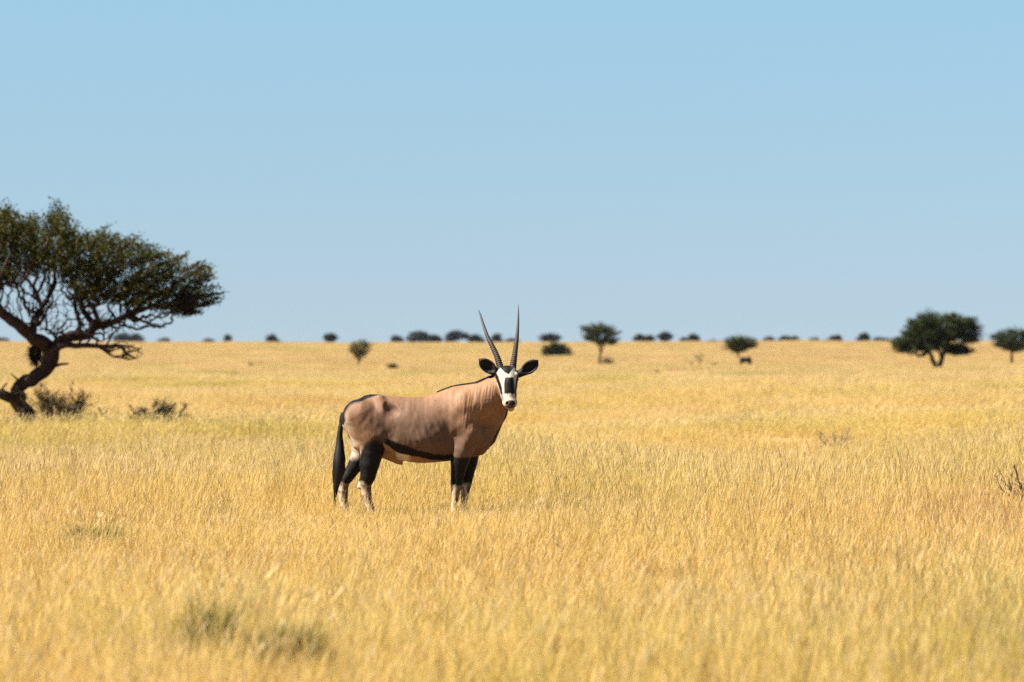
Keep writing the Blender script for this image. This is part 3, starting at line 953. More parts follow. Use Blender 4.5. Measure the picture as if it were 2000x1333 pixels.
for i, (px, top, w, bot, dist, shp, lab) in enumerate(hz):
    dist = dist * 1.5
    h = bot - top
    x0 = px - w / 2
    sh = {'dome': [(0, .05), (.02, .5), (.2, .85), (.5, 1), (.78, .85), (.97, .5), (1, .05)],
          'double': [(0, .05), (.03, .55), (.2, .9), (.4, .95), (.52, .75), (.7, .92), (.9, .7), (1, .1)],
          'tall': [(.1, .15), (.05, .6), (.3, .95), (.7, 1), (.95, .7), (.8, .2)],
          'tail': [(0, .05), (0, .5), (.2, .92), (.45, 1), (.7, .8), (.8, .4), (1.3, .22), (1.5, .05)],
          'umbrella': [(.3, .12), (.02, .5), (0, .7), (.25, .92), (.55, 1), (.85, .85), (1, .6), (.75, .3), (.62, .1)],
          'arch': [(0, .02), (.03, .6), (.25, .92), (.5, 1), (.8, .85), (1, .6), (.95, .35), (.75, .42), (.5, .38), (.3, .1)],
          'slope': [(0, .05), (.02, .35), (.3, .6), (.6, .98), (.85, .95), (1, .5), (.95, .05)]}[shp]
    poly = [(x0 + a * w, bot - b * h) for a, b in sh]
    tx = px + w * 0.02
    k = F / dist
    gzd = float(ground_z((px - CX) * dist / F, dist))
    foot = CY + k * (CAM_H - gzd)
    grow_tree('far_tree', lab, 'tree', tx, foot, [[(tx, foot + 0.5, 0, max(0.7, w * 0.03)), (tx, bot - h * 0.3, 0, max(0.6, w * 0.025)), (tx + w * 0.1, bot - h * 0.65, 0, 0.5)],
                                                 [(tx, bot - h * 0.3, 0, 0.6), (tx - w * 0.2, bot - h * 0.6, 0, 0.4)]],
              [(poly, 1.0, 1.0, True)], int(60 + w * 3), 22, 3.2, 2.0, w * 0.4, 200 + i, group=HZ, twig_px=0.5, pal=HPAL, y_override=dist, step_px=4)

# ------------------------------------------------------------------ tussocks that stand out of the grass
OLIVE = np.array([[0.30, 0.27, 0.07], [0.38, 0.32, 0.09], [0.22, 0.21, 0.055], [0.55, 0.42, 0.13], [0.26, 0.19, 0.07], [0.44, 0.35, 0.12]])


def tussock(label, px, py, wpx, hpx, n, seed, pal=OLIVE, y_hint=None):
    rng = np.random.default_rng(seed)
    x, y, z = at(px, py)
    s = y / F
    v, f, c = blade_set(rng, n, wpx * s * 0.42, hpx * s * 0.65, hpx * s * 1.1, 0.007, 0.26, heads=0.05, pal=pal * 0.56, palp=[1 / len(pal)] * len(pal))
    o = mesh_obj('grass_tussock', v, f, M_LEAF, cols=c)
    o.location = (x, y, z - 0.01)
    tag(o, label, 'grass tussock', 'tussocks standing out of the grass')
    return o


tussock('dark olive grass tussock nearest the viewer, blurred, standing in the foreground grass', 405, 1300, 78, 140, 800, 1)
tussock('wide greenish tussock blurred in the foreground, beside the dark olive one', 556, 1335, 105, 140, 900, 2)
tussock('greenish tussock standing in sharper grass well away behind the tail of the antelope', 185, 1080, 90, 62, 1400, 3)
tussock('small leafy green tussock with dark blades between the far greenish one and the antelope', 415, 1016, 60, 36, 760, 4)
tussock('low brown tussock in the grass in front of the breast of the antelope', 1035, 896, 56, 36, 1000, 5, np.array([[0.40, 0.26, 0.09], [0.30, 0.19, 0.07], [0.52, 0.36, 0.13]]))
tussock('upright olive tussock in the sharp grass beyond the forelegs of the antelope', 1168, 985, 50, 55, 760, 6)
tussock('olive tussock in the grass between the upright one and the twiggy bush', 1640, 1010, 50, 52, 600, 7)
tussock('brownish blurred tussock at the bottom of the view below the antelope', 1300, 1330, 80, 70, 840, 8, np.array([[0.40, 0.26, 0.09], [0.34, 0.26, 0.08], [0.5, 0.36, 0.12]]))
tussock('blurred olive tussock at the bottom corner under the twiggy bush', 1955, 1325, 110, 85, 1120, 9)

# ------------------------------------------------------------------ the antelope: one continuous skin from a signed distance field
# Working space: photograph pixels at the animal's distance (217 px = 1 m): x to the right, y down, d away from the camera.
S = 217.0
OX0, OY0 = 820.0, 1012.0


def to_local(p):
    p = np.asarray(p, dtype=float)
    return np.stack([(p[..., 0] - OX0) / S, p[..., 2] / S, (OY0 - p[..., 1]) / S], -1)


def cone(p, a, b, ra, rb):
    a = np.array(a, dtype=np.float32)
    b = np.array(b, dtype=np.float32)
    ab = b - a
    t = np.clip(((p - a) @ ab) / float(ab @ ab), 0, 1)
    q = p - a - t[:, None] * ab
    return np.sqrt((q * q).sum(1)) - (ra + (rb - ra) * t)


def ell(p, c, r, ang=0.0):
    """Ellipsoid, turned by ANG in the x-y plane."""
    q = p - np.array(c, dtype=np.float32)
    if ang:
        ca, sa = math.cos(ang), math.sin(ang)
        q = np.stack([q[:, 0] * ca + q[:, 1] * sa, -q[:, 0] * sa + q[:, 1] * ca, q[:, 2]], 1)
    r = np.array(r, dtype=np.float32)
    k0 = np.sqrt(((q / r) ** 2).sum(1))
    k1 = np.sqrt(((q / (r * r)) ** 2).sum(1)) + 1e-6
    return k0 * (k0 - 1) / k1


def smin(a, b, k):
    h = np.clip(0.5 + 0.5 * (b - a) / k, 0, 1)
    return b + (a - b) * h - k * h * (1 - h)


def smax(a, b, k):
    return -smin(-a, -b, k)


def chain(p, pts_, k=4.0):
    d = None
    for (a, b) in zip(pts_[:-1], pts_[1:]):
        e = cone(p, a[:3], b[:3], a[3], b[3])
        d = e if d is None else smin(d, e, k)
    return d


TORSO = np.array([
    # x, top, bottom, half width
    [666, 816, 826, 5], [671, 807, 838, 15], [680, 795, 853, 26], [690, 786, 862, 33], [700, 779.5, 867, 38], [712, 773, 871, 42],
    [724, 770.5, 875, 45], [740, 771, 880, 47], [755, 772.5, 884, 49], [770, 774, 891, 52], [785, 775, 899, 55], [800, 776, 903, 57],
    [815, 776.5, 904.5, 58], [828, 775.5, 904.8, 57.5], [840, 772, 904.3, 56], [857, 765.5, 903, 52], [872, 760, 901.5, 48], [886, 756, 900, 45],
    [900, 755, 899, 42], [915, 757, 897, 37], [930, 764, 892, 30], [945, 778, 884, 22], [955, 795, 872, 14], [960, 815, 855, 6]], dtype=np.float32)


def torso(p):
    x = p[:, 0]
    xc = np.clip(x, TORSO[0, 0], TORSO[-1, 0])
    top = np.interp(xc, TORSO[:, 0], TORSO[:, 1])
    bot = np.interp(xc, TORSO[:, 0], TORSO[:, 2])
    hw = np.interp(xc, TORSO[:, 0], TORSO[:, 3])
    zc, h = (top + bot) / 2, (bot - top) / 2
    t = (p[:, 1] - zc) / h
    tt = np.clip(t, -1, 1)
    w = hw * (0.93 + 0.12 * tt - 0.05 * tt * tt)
    q = np.abs(p[:, 2]) / w
    F_ = (q ** 2.25 + np.abs(t) ** 2.25) ** (1 / 2.25)
    # first-order distance
    gq = (q / np.maximum(F_, 1e-4)) ** 1.25 / w
    gt = (np.abs(t) / np.maximum(F_, 1e-4)) ** 1.25 / h
    d = (F_ - 1) / np.maximum(np.sqrt(gq * gq + gt * gt), 1e-3)
    d = np.clip(d, -60, 200)
    ex = np.maximum(np.maximum(TORSO[0, 0] - x, x - TORSO[-1, 0]), 0)
    return np.where(ex > 0, np.sqrt(np.maximum(d, 0) ** 2 + ex ** 2), d).astype(np.float32)


NEAR_H = [(704, 812, -24, 33), (728, 856, -29, 27), (727, 884, -31, 22), (723, 906, -31, 19.5), (720, 928, -30, 15.2), (714.5, 946, -29, 12), (717, 962, -29, 9.3), (720, 978, -29, 7.8), (726, 997, -29, 7.9), (732, 1007, -29, 8.0)]
FAR_H = [(700, 816, 22, 31), (709, 860, 27, 25), (706, 886, 28, 19), (692, 912, 28, 14.5), (680, 930, 28, 12), (669.5, 944, 28, 11.3), (669, 960, 28, 9.6), (670, 978, 28, 8.2), (672, 997, 28, 8.2), (677, 1006, 28, 8.0)]
NEAR_F = [(906, 800, -26, 24), (917, 845, -29, 25), (905, 878, -31, 20), (898, 903, -29, 17.5), (894.5, 925, -28, 13.6), (891.5, 946, -28, 11), (890, 962, -28, 8.6), (889, 980, -28, 6.9), (888.5, 997, -28, 7.6), (890, 1007, -28, 7.8)]
FAR_F = [(915, 820, 24, 22), (920, 850, 27, 22), (919, 880, 28, 18), (915.5, 904, 28, 17), (913, 925, 28, 13.2), (910.5, 945, 28, 10.8), (908, 962, 28, 8.4), (906.5, 980, 28, 6.7), (905.5, 995, 28, 7.4), (907, 1004, 28, 7.6)]
HOCK = [((708, 940, -29), (703.5, 950, -29), 6, 5), ((663, 936, 28), (659.5, 946, 28), 6, 5)]


def head_sdf(p):
    d = cone(p, (990.5, 735, -20), (991, 746, -32), 20.0, 18.5)
    d = smin(d, cone(p, (991, 745, -30), (994, 771, -48), 18.5, 14), 6)
    d = smin(d, cone(p, (994, 771, -48), (996, 786, -56), 14.0, 12.6), 5)
    d = smin(d, ell(p, (996.3, 786, -57), (14.2, 10, 11)), 4)
    d = smin(d, cone(p, (997.5, 793, -52), (998, 797, -53), 8, 6.6), 3)
    d = smin(d, cone(p, (982, 746, -14), (991, 780, -42), 12, 8.5), 6)      # jaw, near side
    d = smin(d, cone(p, (1000, 746, -14), (998, 780, -42), 11, 8.5), 6)
    d = smin(d, cone(p, (985, 725, -14), (999, 725, -14), 9.5, 9.5), 5)       # poll
    for ex in (971.5, 1010.0):                                               # brow ridges over the eyes
        d = smin(d, ell(p, (ex + (2.5 if ex < 990 else -2.5), 734, -28), (6, 6, 7)), 4)
    # flat bridge of the nose
    d = smin(d, ell(p, (994, 760, -57), (9, 24, 6), 0.08), 10)
    # nostrils and mouth line
    for nx in (990.8, 1003.2):
        d = smax(d, -ell(p, (nx, 787, -68), (2.6, 3.4, 4.5), 0.3 if nx < 996 else -0.3), 1.5)
    d = smax(d, -ell(p, (997, 794.2, -67), (9, 1.1, 7)), 1.2)
    return d


def ear_sdf(p, sgn):
    if sgn < 0:
        c, an, base = (952.5, 715.5, -18), math.atan2(-26, -35), [(973, 731, -14, 7.5), (963, 724, -16, 9)]
        cup = (-0.5, 0.4)
    else:
        c, an, base = (1034.5, 717.5, -18), math.atan2(-23, 34), [(1011, 732, -14, 7.0), (1022, 727, -16, 8)]
        cup = (0.5, 0.4)
    o = ell(p, c, (19.3, 12.6, 8), an)
    i = ell(p, (c[0] + cup[0], c[1] + cup[1], c[2] - 6.5), (16.6, 10.0, 8.0), an)
    o = smax(o, -i, 1.6)
    o = smax(o, -(p[:, 2] - (c[2] - 4.5)) * 1.0, 1.5)
    tp = ((944, 708.5, -19), (936.8, 702.6, -18)) if sgn < 0 else ((1041.5, 711, -19), (1049.6, 705, -18))
    o = smin(o, smax(cone(p, tp[0], tp[1], 8.0, 2.2), -i, 1.2), 2.5)
    b = cone(p, base[0][:3], base[1][:3], base[0][3], base[1][3])
    b = smax(b, -ell(p, (c[0] + cup[0], c[1] + cup[1], c[2] - 6.5), (18, 9.5, 7.5), an), 1.5)
    return smin(o, b, 3.0)


def trunk_sdf(p):
    d = torso(p)
    # neck: from the withers to the head, which is turned towards the viewer
    d = smin(d, cone(p, (903, 806, 0), (936, 790, -3), 49, 43), 12)
    d = smin(d, cone(p, (936, 788, -3), (960, 773, -8), 42, 33), 8)
    d = smin(d, cone(p, (960, 772, -8), (980, 752, -12), 32, 22), 8)
    d = smin(d, cone(p, (946, 850, 0), (971, 806, -4), 25, 18.5), 10)          # front of neck down to the breast
    d = smin(d, cone(p, (971, 806, -4), (986, 772, -16), 18, 15), 8)
    d = smin(d, ell(p, (938, 862, 0), (17, 24, 26)), 10)
    # hip bones, hollow in front of them, croup
    for sg in (-1, 1):
        d = smin(d, cone(p, (743, 778, 24 * sg), (751, 802, 35 * sg), 5.0, 4.0), 16)
        d = smax(d, -ell(p, (765, 795, 46.5 * sg), (14, 20, 17.5), -0.55), 6)
        d = smin(d, ell(p, (702, 819, 31 * sg), (27, 26, 12)), 12)
        d = smin(d, cone(p, (690, 816, 22 * sg), (704, 866, 27 * sg), 18, 14.5), 8)      # ham
        if sg < 0:
            d = smin(d, ell(p, (727, 838, -38), (27, 36, 13), -0.2), 9)
            d = smax(d, -ell(p, (768, 842, -64), (9, 30, 15), 0.1), 8)
        # shoulder blade and the groove behind the shoulder
        d = smin(d, ell(p, (902, 812, 33 * sg), (23, 48, 17), 0.18), 9)
        d = smax(d, -ell(p, (874, 852, 63 * sg), (9, 32, 15), -0.1), 7)
        d = smin(d, ell(p, (926, 850, 25 * sg), (15, 24, 14)), 9)
        # fold of the flank
        d = smin(d, cone(p, (745, 850, 34 * sg), (768, 868, 33 * sg), 15, 12), 9)
    # sheath
    d = smin(d, cone(p, (752, 884, 0), (778, 899, 0), 12, 8.5), 7)
    d = smin(d, cone(p, (778, 900, 0), (784, 906, 0), 5.5, 2.8), 3)
    d = smin(d, cone(p, (671, 811, 0), (667, 826, 0), 5.5, 4), 6)                 # tail root
    return d


def legs_sdf(p):
    out = []
    for k, ch in enumerate((NEAR_H, FAR_H, NEAR_F, FAR_F)):
        e = chain(p, ch, 1.2)
        if k < 2:
            a, b, ra, rb = HOCK[k]
            e = smin(e, cone(p, a, b, ra, rb), 4)
        out.append(e)
    return out


def whole(p):
    lo_, hi_ = p.min(0), p.max(0)
    d = trunk_sdf(p)
    if hi_[1] > 745 and (lo_[0] < 790 or (hi_[0] > 845 and lo_[0] < 975)):
        for k, e in enumerate(legs_sdf(p)):
            d = smin(d, e, 8)
    if hi_[0] > 905 and lo_[1] < 850:
        d = smin(d, head_sdf(p), 7)
        for sg in (-1, 1):
            d = smin(d, ear_sdf(p, sg), 3)
    return d.astype(np.float32)


def surface_nets(fn, lo, hi, h, B=12):
    lo = np.array(lo, dtype=np.float32)
    n = np.ceil((np.array(hi) - lo) / h / B).astype(int) * B
    D = np.empty(n + 1, dtype=np.float32)
    nb = n // B
    bi = np.stack(np.meshgrid(*[np.arange(k) for k in nb], indexing='ij'), -1).reshape(-1, 3)
    cen = lo + (bi * B + B / 2) * h
    dc = np.concatenate([fn(cen[i:i + 100000].astype(np.float32)) for i in range(0, len(cen), 100000)])
    Dc = dc.reshape(nb)
    big = np.repeat(np.repeat(np.repeat(Dc, B, 0), B, 1), B, 2)
    D[...] = 9.0
    D[:-1, :-1, :-1] = np.where(big < 0, -9.0, 9.0)
    act = bi[np.abs(dc) < B * h * 1.75 + 3]
    g = np.stack(np.meshgrid(*[np.arange(B + 1)] * 3, indexing='ij'), -1).reshape(-1, 3)
    for s0 in range(0, len(act), 150):
        a = act[s0:s0 + 150]
        ii = (a[:, None, :] * B + g[None]).reshape(-1, 3)
        v = fn((lo + ii * h).astype(np.float32))
        D[ii[:, 0], ii[:, 1], ii[:, 2]] = v
    sg = D < 0
    c = [(i, j, k) for i in (0, 1) for j in (0, 1) for k in (0, 1)]
    cnt = sum(sg[i:n[0] + i, j:n[1] + j, k:n[2] + k].astype(np.int8) for i, j, k in c)
    cells = np.argwhere((cnt > 0) & (cnt < 8))
    vals = np.stack([D[cells[:, 0] + i, cells[:, 1] + j, cells[:, 2] + k] for i, j, k in c], 1)
    acc = np.zeros((len(cells), 3))
    num = np.zeros(len(cells))
    for a in range(8):
        for b in range(a + 1, 8):
            df = [abs(c[a][q] - c[b][q]) for q in range(3)]
            if sum(df) != 1:
                continue
            va, vb = vals[:, a], vals[:, b]
            m = (va < 0) != (vb < 0)
            t = np.where(m, va / np.where(m, va - vb, 1), 0)
            pt = np.array(c[a]) + t[:, None] * (np.array(c[b]) - np.array(c[a]))
            acc += np.where(m[:, None], pt, 0)
            num += m
    V = lo + (cells + acc / num[:, None]) * h
    ID = np.full(n, -1, dtype=np.int32)
    ID[cells[:, 0], cells[:, 1], cells[:, 2]] = np.arange(len(cells))
    quads = []
    for ax in range(3):
        o = [q for q in range(3) if q != ax]
        sl0 = [slice(None)] * 3
        sl1 = [slice(None)] * 3
        sl0[ax] = slice(0, n[ax])
        sl1[ax] = slice(1, n[ax] + 1)
        for q in o:
            sl0[q] = slice(1, n[q])
            sl1[q] = slice(1, n[q])
        s0, s1 = sg[tuple(sl0)], sg[tuple(sl1)]
        e = np.argwhere(s0 != s1)
        flip = s0[e[:, 0], e[:, 1], e[:, 2]]
        for q in o:
            e[:, q] += 1

        def idn(da, db):
            f = e.copy()
            f[:, o[0]] -= da
            f[:, o[1]] -= db
            return ID[f[:, 0], f[:, 1], f[:, 2]]
        Q = np.stack([idn(1, 1), idn(0, 1), idn(0, 0), idn(1, 0)], 1)
        fl = flip if ax != 1 else ~flip
        Q = np.where(fl[:, None], Q, Q[:, ::-1])
        quads.append(Q)
    return V, np.vstack(quads)


def poly_dist(x, y, pl):
    """Distance in the x-y plane to a polyline."""
    d = np.full(len(x), 1e9)
    for (ax, ay), (bx, by) in zip(pl[:-1], pl[1:]):
        vx, vy = bx - ax, by - ay
        t = np.clip(((x - ax) * vx + (y - ay) * vy) / (vx * vx + vy * vy), 0, 1)
        d = np.minimum(d, np.hypot(x - ax - t * vx, y - ay - t * vy))
    return d


def put(colr, mask, c):
    m = np.clip(mask, 0, 1)[:, None]
    return colr * (1 - m) + np.array(c) * m


def soft(v, w):
    """1 where v>0, fading over w."""
    return np.clip(v / w + 0.5, 0, 1)


TAN = (0.128, 0.069, 0.040)
RUFOUS = (0.178, 0.094, 0.050)
GREYB_SHADE = (0.074, 0.043, 0.028)  # grey-brown coat, darkened further to deepen the shaded flank and breast
CREAM = (0.30, 0.22, 0.145)
BLACK = (0.004, 0.0033, 0.003)
WHITE = (0.40, 0.355, 0.29)


def paint_oryx(V, nrm):
    x, y, d = V[:, 0], V[:, 1], V[:, 2]
    p = V.astype(np.float32)
    g = np.random.default_rng(3)
    jit = (vnoise(x * 0.55, y * 0.18 + d * 0.3, 11) - 0.5) * 4 + (vnoise(x * 0.16, y * 0.11 + d * 0.1, 12) - 0.5) * 4
    lg = legs_sdf(p)
    tr = trunk_sdf(p)
    hd = head_sdf(p)
    e1, e2 = ear_sdf(p, -1), ear_sdf(p, 1)
    c = np.tile(np.array(TAN), (len(V), 1))
    c = put(c, soft(x - 870 + (815 - y) * 0.5, 60) * 0.9, RUFOUS)
    c = put(c, soft(y - 800, 60) * soft(900 - x, 50) * soft(x - 740, 20) * 0.8, GREYB_SHADE)  # lower flank: shade deepened in the coat colour
    c = put(c, soft(y - 838, 50) * soft(x - 860, 50) * 0.75, GREYB_SHADE)  # breast: shade on its underside put into the colour
    # buttock: cream edge
    bl = np.interp(y, [805, 822, 846, 866, 884, 905], [668, 671, 677, 689, 702, 704])
    c = put(c, soft(bl + 13 - x + jit * 1.2, 14) * soft(y - 806, 20) * soft(905 - y, 16) * 0.85, CREAM)
    # belly
    ylo = np.interp(x, [752, 762, 778, 811, 843, 881, 900], [866, 871, 884, 890.5, 898, 901, 902])
    yhi = np.interp(x, [740, 759, 784, 816, 851, 884, 905], [852, 857, 866, 878, 888, 888, 886])
    trunk_m = (tr < np.minimum(np.minimum(lg[0], lg[1]), np.minimum(lg[2], lg[3])) + 4) & (hd > 3)
    belly = trunk_m & (x > 738) & (x < 890)
    c = put(c, belly * soft(y - ylo, 3), (0.20, 0.115, 0.06))
    c = put(c, belly * soft(ylo + 14 - y, 3) * soft(y - ylo, 2) * soft(x - 774, 4) * soft(800 - x, 10), WHITE)
    c = put(c, belly * soft(y - yhi + jit * 0.5, 3) * soft(ylo - y + jit * 0.3, 2.5) * soft(x - 752, 8), BLACK)
    # under the breast, between the forelegs
    c = put(c, soft(y - np.interp(x, [880, 890, 930, 950], [884, 893, 893, 886]), 4) * soft(x - 878, 6) * (y < 915), BLACK)
    # throat and breast line
    front = poly_dist(x, y, [(996, 800), (990, 822), (976, 847), (960, 872)])
    c = put(c, soft(6.5 - front + jit * 0.3 - np.clip((y - 845) * 0.12, 0, 6), 3) * soft(15 - np.abs(d + 4), 6) * (y > 797), BLACK)
    # back stripe on the croup, and the ridge of neck and withers
    croup = poly_dist(x, y, [(667, 822), (671, 810), (681, 795), (700, 779), (719, 769.5), (742, 770)])
    wid = np.interp(x, [668, 690, 720, 745], [8.5, 9.5, 7, 0.5])
    c = put(c, soft(wid - croup + jit * 0.4, 2.5) * soft(42 - np.abs(d), 8) * (x < 748), BLACK)
    ridge = poly_dist(x, y, [(850, 768), (884, 753), (911, 749), (932, 746), (951, 737), (962, 733)])
    c = put(c, soft(np.interp(x, [850, 880, 930, 960], [0.8, 2.6, 3.2, 3.0]) - ridge, 2.0) * (x < 964) * (hd > 4), BLACK)
    c = put(c, soft(2.0 - np.abs(d), 2) * (x > 745) * (x < 855) * (y < 782) * 0.7, (0.1, 0.06, 0.04))
    tl = cone(p, (671, 811, 0), (666, 828, 0), 5.5, 4)
    c = put(c, soft(2.5 - tl, 2) * (x < 672), BLACK)
    # legs
    for k in range(4):
        other = np.minimum.reduce([lg[j] for j in range(4) if j != k])
        m = (lg[k] < 2.5) & (lg[k] <= other)
        if k == 0:
            top = np.interp(x, [700, 705, 708, 716, 735, 757], [905, 889, 877, 864, 857, 860])
            topm = soft(y - top + jit * 0.8, 14)
            tanm = None
            low = 944 + (x - 714) * 0.25
            dark = BLACK
        elif k == 1:
            topm = soft(y - 897 + jit, 10)
            c = put(c, m * soft(y - 850, 20) * soft(700 - x, 12) * 0.7, (0.2604, 0.2232, 0.1984))
            low = 943 + (x - 669) * 0.2
        else:
            topm = soft(y - np.interp(x, [884, 892, 925, 940], [889, 895, 894, 887]) + jit * 0.3, 3)
            low = 946 + (x - (890 if k == 2 else 911)) * 0.35
        c = put(c, m * topm, BLACK)
        lower = soft(y - low + jit * 1.3, 6)
        cx = np.interp(y, [q[1] for q in (NEAR_H, FAR_H, NEAR_F, FAR_F)[k]], [q[0] for q in (NEAR_H, FAR_H, NEAR_F, FAR_F)[k]])
        c = put(c, m * lower, (0.34, 0.265, 0.185))
        # dark streak down the front of the cannon, dark pasterns and hooves
        c = put(c, m * lower * soft(x - cx - 2.2 + jit * 0.4, 4) * 0.82, (0.035, 0.025, 0.02))
        c = put(c, m * lower * soft(vnoise(x * 0.35 + k * 7, y * 0.13, 61) - 0.62, 0.14) * 0.7, (0.05, 0.033, 0.024))
        c = put(c, m * soft(y - 1001, 3), (0.03, 0.025, 0.02))
    # head
    hm = (hd < 3.0) & (hd < tr - 1.0)
    front_m = hm * soft(-d - 12, 8)
    hc = np.tile(np.array(WHITE) * np.array([1.0, 0.985, 0.96]), (len(V), 1))
    # side of the face and back of the skull in tan
    hc = put(hc, soft(d + 20, 8) * soft(738 - y, 10), BLACK)
    hc = put(hc, soft(d + 8, 8) * soft(y - 735, 10), RUFOUS)
    # forehead wedge
    wl = np.interp(y, [712, 718, 721, 727, 731], [974, 977.3, 979.3, 985, 993.0])
    wr = np.interp(y, [712, 718, 721, 727, 731], [1009, 1005.5, 1001.5, 997, 994.0])
    hc = put(hc, soft(x - wl, 1.4) * soft(wr - x, 1.4) * soft(731.5 - y, 1.4), BLACK)
    hc = put(hc, soft(717 - y, 2), BLACK)
    # nose blaze
    bl_ = np.interp(y, [736, 741, 750, 769], [987.5, 985.6, 984.6, 985.0])
    br_ = np.interp(y, [736, 741, 750, 769], [1001.5, 1003.4, 1004.6, 1005.5])
    hc = put(hc, soft(x - bl_, 1.3) * soft(br_ - x, 1.3) * soft(y - 736.8, 1.4) * soft(768.3 - y + (vnoise(x * 0.6, y * 0 + 3, 4) - 0.5) * 2, 1.4), BLACK)
    # eye stripes
    sl = poly_dist(x, y, [(966, 730), (970.5, 738), (974, 747), (978, 758), (979.6, 768), (983, 781)])
    hc = put(hc, soft(np.interp(y, [730, 745, 765, 783], [4.4, 3.3, 2.5, 1.4]) - sl, 1.6), BLACK)
    sr = poly_dist(x, y, [(1015, 730), (1012.5, 738), (1010, 748), (1008.3, 758), (1007.5, 768), (1007, 776)])
    hc = put(hc, soft(np.interp(y, [730, 745, 765, 778], [4.4, 3.4, 2.6, 1.3]) - sr, 1.6), BLACK)
    wc = poly_dist(x, y, [(960, 737), (966, 741.5), (970.2, 750), (974.2, 765), (978.5, 779), (981, 785)])
    hc = put(hc, soft(1.5 - wc, 1.2) * (x < sl_x(y)), WHITE)
    # grey muzzle, nostrils, mouth
    hc = put(hc, soft(y - 770, 3) * 0.35, (0.372, 0.31, 0.248))
    nz = np.hypot((x - 997.2) / 9.6, (y - 787.2) / 6.2)
    hc = put(hc, soft(1.0 - nz + jit * 0.03, 0.25) * 0.95, (0.010, 0.0075, 0.006))
    tip = np.hypot((x - 993.6) / 2.4, (y - 784) / 3.0)
    hc = put(hc, soft(1 - tip, 0.6) * 0.3, (0.2046, 0.155, 0.1178))
    mth = poly_dist(x, y, [(989.5, 793), (994, 795.5), (1000, 795.5), (1005, 793)])
    hc = put(hc, soft(1.7 - mth, 1.2) * 0.9, (0.05, 0.028, 0.02))
    hc = put(hc, soft(y - 797.5, 3) * 0.6, (0.2976, 0.2046, 0.1364))
    hn = vnoise(x * 0.75, y * 0.42, 51) * 0.6 + vnoise(x * 0.28, y * 0.2, 52) * 0.4
    hc = hc * (0.66 + 0.55 * hn)[:, None]
    hc = put(hc, soft(x - 999, 8) * soft(736 - y, 6) * 0.35, (0.11, 0.10, 0.095))  # right brow greyed: painted shade on the side away from the sun
    m = (hm * soft(3.0 - hd, 1.5))[:, None]
    c = c * (1 - m) + hc * m
    # ears
    for e, (cx_, cy_), an in ((e1, (952.5, 715.5), math.atan2(-26, -35)), (e2, (1034.5, 717.5), math.atan2(-23, 34))):
        me = (e < 1.5) & (e < hd) & (e < tr)
        ca, sa = math.cos(an), math.sin(an)
        u = ((x - cx_) * ca + (y - cy_) * sa) / 20.5
        v = (-(x - cx_) * sa + (y - cy_) * ca) / 13.8
        rr = np.hypot(u, v)
        ec = np.tile(np.array((0.008, 0.0065, 0.006)), (len(V), 1))
        edge = soft(rr - 0.86, 0.12)
        ec = put(ec, edge * soft(u + 0.1, 0.2) * soft(y - cy_ - (8 if cx_ < 990 else 2), 8) * (0.35 if cx_ < 990 else 0.75), (0.279, 0.248, 0.2232))
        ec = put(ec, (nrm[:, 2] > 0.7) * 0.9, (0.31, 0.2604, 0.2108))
        ec = put(ec, soft(u - 0.72, 0.12), BLACK)
        mm = me.astype(float)[:, None]
        c = c * (1 - mm) + ec * mm
    # hair mottling and the odd dark fleck
    n = vnoise(x * 0.5, y * 0.22 + d * 0.35, 21) * 0.5 + vnoise(x * 0.14, y * 0.08 + d * 0.1, 22) * 0.5
    n = n * 0.6 + vnoise(x * 0.9, y * 0.55 + d * 0.5, 23) * 0.4
    c = c * (0.66 + 0.68 * n)[:, None]
    for fx, fy in ((851, 782), (852.5, 870), (859, 856), (952.5, 780), (786, 797)):
        c = put(c, soft(1.3 - np.hypot(x - fx, y - fy), 1) * (d < -10) * 0.85, (0.03, 0.02, 0.015))
    return c


def sl_x(y):
    return np.interp(y, [730, 747, 768, 781], [966, 973.0, 978.6, 982])


def fur_mat():
    m, nt, out = new_mat('antelope_coat')
    a_ = N(nt, 'ShaderNodeAttribute', attribute_name='col')
    tc_ = N(nt, 'ShaderNodeTexCoord')
    mp_ = N(nt, 'ShaderNodeMapping')
    mp_.inputs['Scale'].default_value = (150, 90, 38)
    nt.links.new(tc_.outputs['Object'], mp_.inputs['Vector'])
    n1 = noise(nt, 1.0, 4, 0.65, mp_.outputs[0])
    r = ramp(nt, n1.outputs['Fac'], [(0.25, (0.78, 0.76, 0.74)), (0.75, (1.15, 1.13, 1.1))])
    c = mul(nt, a_.outputs['Color'], r.outputs[0])
    b = N(nt, 'ShaderNodeBsdfPrincipled')
    b.inputs['Roughness'].default_value = 0.62
    b.inputs['Specular IOR Level'].default_value = 0.12
    nt.links.new(c, b.inputs['Base Color'])
    bp = N(nt, 'ShaderNodeBump')
    bp.inputs['Strength'].default_value = 0.45
    bp.inputs['Distance'].default_value = 0.004
    nt.links.new(n1.outputs['Fac'], bp.inputs['Height'])
    nt.links.new(bp.outputs[0], b.inputs['Normal'])
    nt.links.new(b.outputs[0], out.inputs['Surface'])
    return m


M_COAT = fur_mat()


def simple_mat(name, colr, rough=0.6, spec=0.3):
    m, nt, out = new_mat(name)
    tc_ = N(nt, 'ShaderNodeTexCoord')
    n1 = noise(nt, 60, 4, 0.6, tc_.outputs['Object'])
    r = ramp(nt, n1.outputs['Fac'], [(0.3, tuple(v * 0.7 for v in colr)), (0.7, tuple(v * 1.25 for v in colr))])
    b = N(nt, 'ShaderNodeBsdfPrincipled')
    b.inputs['Roughness'].default_value = rough
    b.inputs['Specular IOR Level'].default_value = spec
    nt.links.new(r.outputs[0], b.inputs['Base Color'])
    nt.links.new(b.outputs[0], out.inputs['Surface'])
    return m


